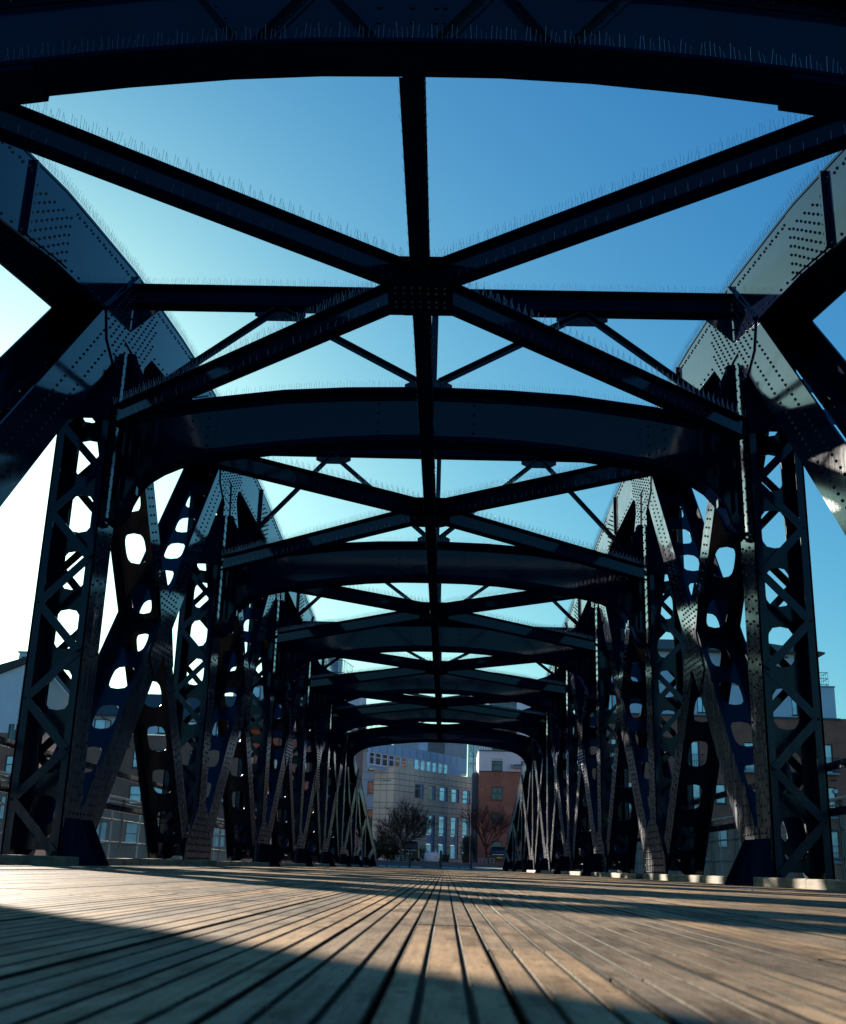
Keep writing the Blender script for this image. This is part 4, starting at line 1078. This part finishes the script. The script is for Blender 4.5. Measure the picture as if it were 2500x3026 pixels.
def bare_tree(name, label, x, y, z, h, seed, mat, spread, fork=.27, nb=8):
    rnd = random.Random(seed)
    t = thing(name, label, 'tree', (x, y, z), 0, 'bare winter trees')
    tk = MB(); tk.tube([(0, 0, -.3), (.03, 0, h * .12), (-.02, .02, h * fork)], .14, 8, .10); tk.build('trunk', mat, t)
    m = MB()
    def grow(p, d, L, r, lev):
        n = 3; pts = [p]
        q = p; dd = d.copy()
        for i in range(n):
            dd = (dd + Vector((rnd.uniform(-.22, .22), rnd.uniform(-.22, .22), rnd.uniform(-.06, .16)))).normalized(); q = q + dd * (L / n); pts.append(q)
        m.tube(pts, r, 5 if lev < 2 else 3, r * .55, False)
        if lev >= 5: return
        for i in range(rnd.choice((3, 3, 4)) if lev < 4 else rnd.choice((3, 4, 5))):
            f = rnd.uniform(.35, 1.0); k = min(n - 1, int(f * n)); b = pts[k].lerp(pts[k+1], f * n - k)
            ax = Vector((rnd.uniform(-1, 1), rnd.uniform(-1, 1), rnd.uniform(-.35, .75)))
            nd = (dd * .80 + ax.normalized() * .72).normalized()
            grow(b, nd, L * rnd.uniform(.60, .84), max(.011, r * .62), lev + 1)
    base = Vector((-.02, .02, h * fork))
    for i in range(nb):
        a = i * 6.28 / nb + rnd.uniform(-.3, .3); e = rnd.uniform(.35, 1.25)
        grow(base - Vector((0, 0, rnd.uniform(0, .25))), Vector((math.cos(a) * spread, math.sin(a) * spread, e)).normalized(), h * .33, .06, 1)
    m.build('crown', mat, t)
bare_tree('bare_tree', 'bare dark winter tree in front of the sandstone office left of the white bag', -3.3, 106, .45, 5.5, 3, M['bark'], .95, .27, 13)
bare_tree('bare_tree', 'bare reddish winter tree in front of the brown brick block beside the black car', 3.95, 104, .45, 5.5, 11, M['bark_red'], .8, .27, 7)

def bush(label, x, y, z, rx, ry, h, n, seed):
    rnd = random.Random(seed)
    t = thing('bush', label, 'bush', (x, y, z), 0, 'dark evergreen bushes')
    m = MB()
    for i in range(9):
        a = rnd.uniform(0, 6.28); q = Vector((math.cos(a) * rx * .5, math.sin(a) * ry * .5, h * rnd.uniform(.5, .8))); m.tube([(0, 0, 0), q * .5 + Vector((0, 0, .1)), q], .03, 5, .012)
    m.build('stems', M['bark'], t)
    m = MB(); lobes = [(rnd.uniform(-.6, .6) * rx, rnd.uniform(-.6, .6) * ry, rnd.uniform(.25, .72) * h, rnd.uniform(.28, .5)) for _ in range(11)]
    for i in range(n):
        lx, ly, lz, lr = rnd.choice(lobes); v = Vector((rnd.gauss(0, 1), rnd.gauss(0, 1), rnd.gauss(0, 1))).normalized() * (rnd.random() ** .4)
        p = Vector((lx + v.x * lr * rx, ly + v.y * lr * ry, max(.05, lz + v.z * lr * h * .8))); s_ = rnd.uniform(.05, .10)
        a1 = Vector((rnd.uniform(-1, 1), rnd.uniform(-1, 1), rnd.uniform(-1, 1))).normalized(); b1 = a1.orthogonal().normalized()
        m.add([p - a1 * s_, p + b1 * s_ * .5, p + a1 * s_, p - b1 * s_ * .5], [(0, 1, 2, 3)])
    m.build('foliage', M['leaf'], t, 'stuff')
bush('tall dark bush at the left kerb under the bare tree', -5.1, 111, .5, 1.3, 1.0, 2.9, 5000, 1)
bush('dense dark bush between the office windows and the right bare tree', 2.5, 108, .48, 1.15, 1.0, 2.6, 5000, 2)
bush('wide dark bush against the left truss end at the street corner', -6.0, 110, .5, 1.3, 1.0, 2.2, 4500, 9)
bush('low dark bush behind the black van at the left', -2.9, 114, .5, 1.6, .8, 1.5, 3000, 5)

def car(name, label, x, y, z, wd, ht, ln, rz, van):
    t = thing(name, label, 'car', (x, y, z), rz)
    hw = wd / 2; gl = ht * .56
    # body from lofted cross sections, rear faces the camera (-Y)
    def ring(y_, k, zr, top): return [(-hw*k, y_, .28), (-hw*k*1.0, y_, gl*.75), (-hw*k*.97, y_, gl), (-hw*zr, y_, top - .08), (-hw*zr*.86, y_, top), (hw*zr*.86, y_, top), (hw*zr, y_, top - .08), (hw*k*.97, y_, gl), (hw*k, y_, gl*.75), (hw*k, y_, .28)]
    secs = [ring(0, .90, .84, gl + .02), ring(.06, .97, .90, gl + .10), ring(.30 if van else .55, 1.0, .84, ht - .02), ring(.9, 1.0, .84, ht), ring(ln*.58, 1.0, .82, ht - .03), ring(ln*.74, 1.0, .90, gl + .06), ring(ln*.97, .95, .86, gl - .08), ring(ln, .86, .8, gl - .3)]
    m = MB(); n = len(secs[0]); vs = [p for r_ in secs for p in r_]; fs = []
    for i in range(len(secs) - 1):
        for k in range(n): j = (k + 1) % n; fs.append((i*n+k, i*n+j, (i+1)*n+j, (i+1)*n+k))
    fs += [tuple(range(n)), tuple((len(secs)-1)*n+k for k in range(n-1, -1, -1))]
    m.add(vs, fs); m.build('body', M['car_black'], t)
    y1, y2 = (.06, .30) if van else (.06, .55)
    m = MB(); m.add([(-hw*.78, y1 - .012, gl+.13), (hw*.78, y1 - .012, gl+.13), (hw*.70, y2 - .03, ht-.12), (-hw*.70, y2 - .03, ht-.12)], [(0,1,2,3)]); m.build('rear_window', M['glass_dark'], t)
    for s_ in (-1, 1):
        m = MB(); m.box(*sorted((s_*hw*.70, s_*hw*.93)), -.03, .12, gl*.72, gl*1.0 if not van else gl*1.25); m.build('tail_light', M['tail'], t)
        for yy in (ln*.19, ln*.80):
            m = MB(); m.tube([(s_*(hw-.20), yy, .33), (s_*(hw+.005), yy, .33)], .33, 14); w_ = m.build('wheel', M['rubber'], t)
            m = MB(); m.tube([(s_*(hw-.02), yy, .33), (s_*(hw+.012), yy, .33)], .2, 10); m.build('rim', M['chrome'], w_)
        m = MB(); m.box(*sorted((s_*hw*.99, s_*(hw+.16))), ln*.66, ln*.69, gl+.02, gl+.18); m.build('mirror', M['car_black'], t)
    m = MB(); m.box(-hw*.97, hw*.97, -.07, .10, .30, .52); m.build('bumper', M['black'], t)
    m = MB(); m.box(-.26, .26, -.085, -.0705, .66 if not van else .86, .77 if not van else .97); m.build('number_plate', M['plate'], t) if False else None
    m = MB(); m.box(-.26, .26, -.05, -.005, gl*.62, gl*.62 + .11); m.build('number_plate', M['plate'], t)
    m = MB(); m.box(-hw*.72, hw*.72, -.035, -.004, gl*.98, gl*1.02); m.build('trim_strip', M['chrome'], t)
    m = MB(); m.box(-hw*.62, hw*.62, y2 - .10, y2 + .05, ht - .035, ht + .012); m.build('spoiler', M['chrome'] if van else M['car_black'], t)
    return t
car('parked_van', 'black people carrier parked rear on behind the left bare tree', -3.0, 109, .5, 1.85, 1.85, 4.6, 0, True)
car('parked_car', 'black hatchback car parked rear on beside the right truss end', 5.25, 106, .48, 1.85, 1.52, 4.3, 0, False)

# white bulk bag
t = thing('bulk_bag', 'full white woven builders bulk bag with lifting loops on the pavement', 'bag', (-.82, 100.6, .5))
m = MB(); rings = []
rnd = random.Random(5)
for zz, k in ((0, .88), (.1, 1.0), (.3, 1.05), (.5, 1.02), (.66, .97), (.76, .80), (.80, .45)):
    r_ = []
    for i in range(20):
        a = i * math.pi / 10; c, s_ = math.cos(a), math.sin(a)
        q = (abs(c) ** 4 + abs(s_) ** 4) ** -.25
        r_.append((c * q * .62 * k * rnd.uniform(.97, 1.03), s_ * q * .55 * k * rnd.uniform(.97, 1.03), zz + rnd.uniform(-.025, .025)))
    rings.append(r_)
vs = [p for r_ in rings for p in r_]; fs = []
for i in range(len(rings) - 1):
    for k in range(20): j = (k + 1) % 20; fs.append((i*20+k, i*20+j, (i+1)*20+j, (i+1)*20+k))
fs += [tuple(range(19, -1, -1)), tuple((len(rings)-1)*20+k for k in range(20))]
m.add(vs, fs); m.build('sack', M['bag'], t, smooth=True)
for x, y, dx in ((-.45, -.35, .18), (.42, -.35, -.16), (-.45, .35, .1), (.42, .35, -.12)):
    m = MB(); m.tube([(x - .09, y, .70), (x + dx * .3, y, .98), (x + dx, y, 1.0), (x + dx + .12, y, .72)], .02, 5); m.build('lifting_loop', M['bag'], t)
m = MB(); m.bar((.20, -.60, .30), (.32, -.60, .48), .03, .012, (0, 1, 0)); m.bar((.38, -.60, .30), (.44, -.60, .46), .03, .012, (0, 1, 0)); m.build('printed_mark', M['louver'], t)

def planter(label, x, y, z, w_, h, seed):
    t = thing('planter', label, 'planter', (x, y, z), 0, 'planters on the pavement')
    m = MB(); m.add([(-w_*.42,-.25,0),(w_*.42,-.25,0),(w_*.42,.25,0),(-w_*.42,.25,0),(-w_*.5,-.3,h),(w_*.5,-.3,h),(w_*.5,.3,h),(-w_*.5,.3,h)],[(0,3,2,1),(0,1,5,4),(1,2,6,5),(2,3,7,6),(3,0,4,7),(4,5,6,7)]); m.build('tub', M['black'], t)
    m = MB(); m.box(-w_*.52, w_*.52, -.32, .32, h + .001, h + .04); m.build('rim', M['black'], t)
    rnd = random.Random(seed); m = MB()
    for i in range(260):
        a = rnd.uniform(0, 6.28); p = Vector((rnd.uniform(-.5, .5) * w_, rnd.uniform(-.28, .28), h + .04 + rnd.uniform(0, .2))); c, s_ = math.cos(a) * .06, math.sin(a) * .06
        m.add([p + Vector((-c, -s_, 0)), p + Vector((0, 0, .07)), p + Vector((c, s_, .01)), p + Vector((0, 0, -.03))], [(0, 1, 2, 3)])
    m.build('leaves', M['leaf'], t, 'stuff')
planter('dark planter tub right beside the white bulk bag', .32, 101.5, .5, .75, .36, 1)
planter('dark planter tub below the dense bush', 2.15, 102, .5, .75, .40, 2)

def tree_guard(label, x, y, z, w_):
    t = thing('tree_guard', label, 'railing', (x, y, z), 0, 'low railings around trees')
    for zz in (.18, .34, .5):
        m = MB(); m.tube([(-w_, -.6, zz), (w_, -.6, zz), (w_, .6, zz), (-w_, .6, zz), (-w_, -.6, zz)], .018, 5); m.build('rail', M['lamp'], t)
    for i in range(5):
        for yy in (-.6, .6):
            m = MB(); m.box(-w_ + i * w_ / 2 - .02, -w_ + i * w_ / 2 + .02, yy - .02, yy + .02, 0, .52); m.build('guard_post', M['lamp'], t)
    m = MB(); m.box(-w_ - .15, w_ + .15, -.75, .75, -.3, .03); m.build('base', M['paving'], t)
tree_guard('low grey railing around the foot of the left bare tree', -3.4, 105.2, .47, .68)
tree_guard('low grey railing around the foot of the right bare tree', 3.95, 103.3, .45, .68)

def lamp(label, x, y, z, h, arm, r=.024):
    t = thing('street_lamp', label, 'street lamp', (x, y, z), 0, 'street lamps at the street end')
    m = MB(); m.tube([(0, 0, -.2), (0, 0, h * .5), (0, 0, h)], r, 8, r * .7); m.build('pole', M['lamp'], t)
    m = MB(); m.tube([(0, 0, h), (arm * .4, 0, h + .06), (arm, 0, h + .06)], r * .6, 6); m.build('arm', M['lamp'], t)
    m = MB(); sx = 1 if arm > 0 else -1; m.add([(arm, -.12, h+.02), (arm+sx*.7, -.10, h+.04), (arm+sx*.7, .10, h+.04), (arm, .12, h+.02), (arm, -.1, h+.13), (arm+sx*.66, -.06, h+.12), (arm+sx*.66, .06, h+.12), (arm, .1, h+.13)], [(0,3,2,1),(4,5,6,7),(0,1,5,4),(1,2,6,5),(2,3,7,6),(3,0,4,7)]); m.build('lamp_head', M['lamp'], t)
lamp('tall street lamp whose head overhangs the stone corner of the office', -6.35, 98, .45, 6.45, 1.25)
lamp('street lamp with a short arm in front of the rightmost office windows', 2.38, 98, .45, 5.1, -.12)
lamp('lower street lamp reaching left beside the right bare tree', 3.02, 110, .5, 4.8, -1.3)

# ------------------------------------------------------------------ feathers dropped on the planks
for x, y, rz, lb in ((-1.02, 3.35, .4, 'small white feather on the sunlit planks at the left'), (1.05, 1.62, 1.2, 'small white feather on the planks near the right edge'), (2.3, 7.6, 2.0, 'white feather on the planks beside the right kerb')):
    t = thing('feather', lb, 'feather', (x, y, .001), rz, 'feathers on the deck')
    m = MB(); m.tube([(-.035, 0, .002), (0, 0, .006), (.03, .004, .016)], .0008, 4); m.build('quill', M['white'], t)
    m = MB(); vs_ = []
    for i in range(7):
        u = i / 6; px = -.02 + .055 * u; wv = .010 * math.sin(math.pi * (.12 + .86 * u)); pz = .003 + .016 * u * u
        vs_ += [(px, -wv, pz + .004), (px, 0, pz), (px, wv, pz + .006)]
    fs_ = []
    for i in range(6): fs_ += [(i*3, i*3+1, i*3+4, i*3+3), (i*3+1, i*3+2, i*3+5, i*3+4)]
    m.add(vs_, fs_); m.build('vane', M['white'], t)
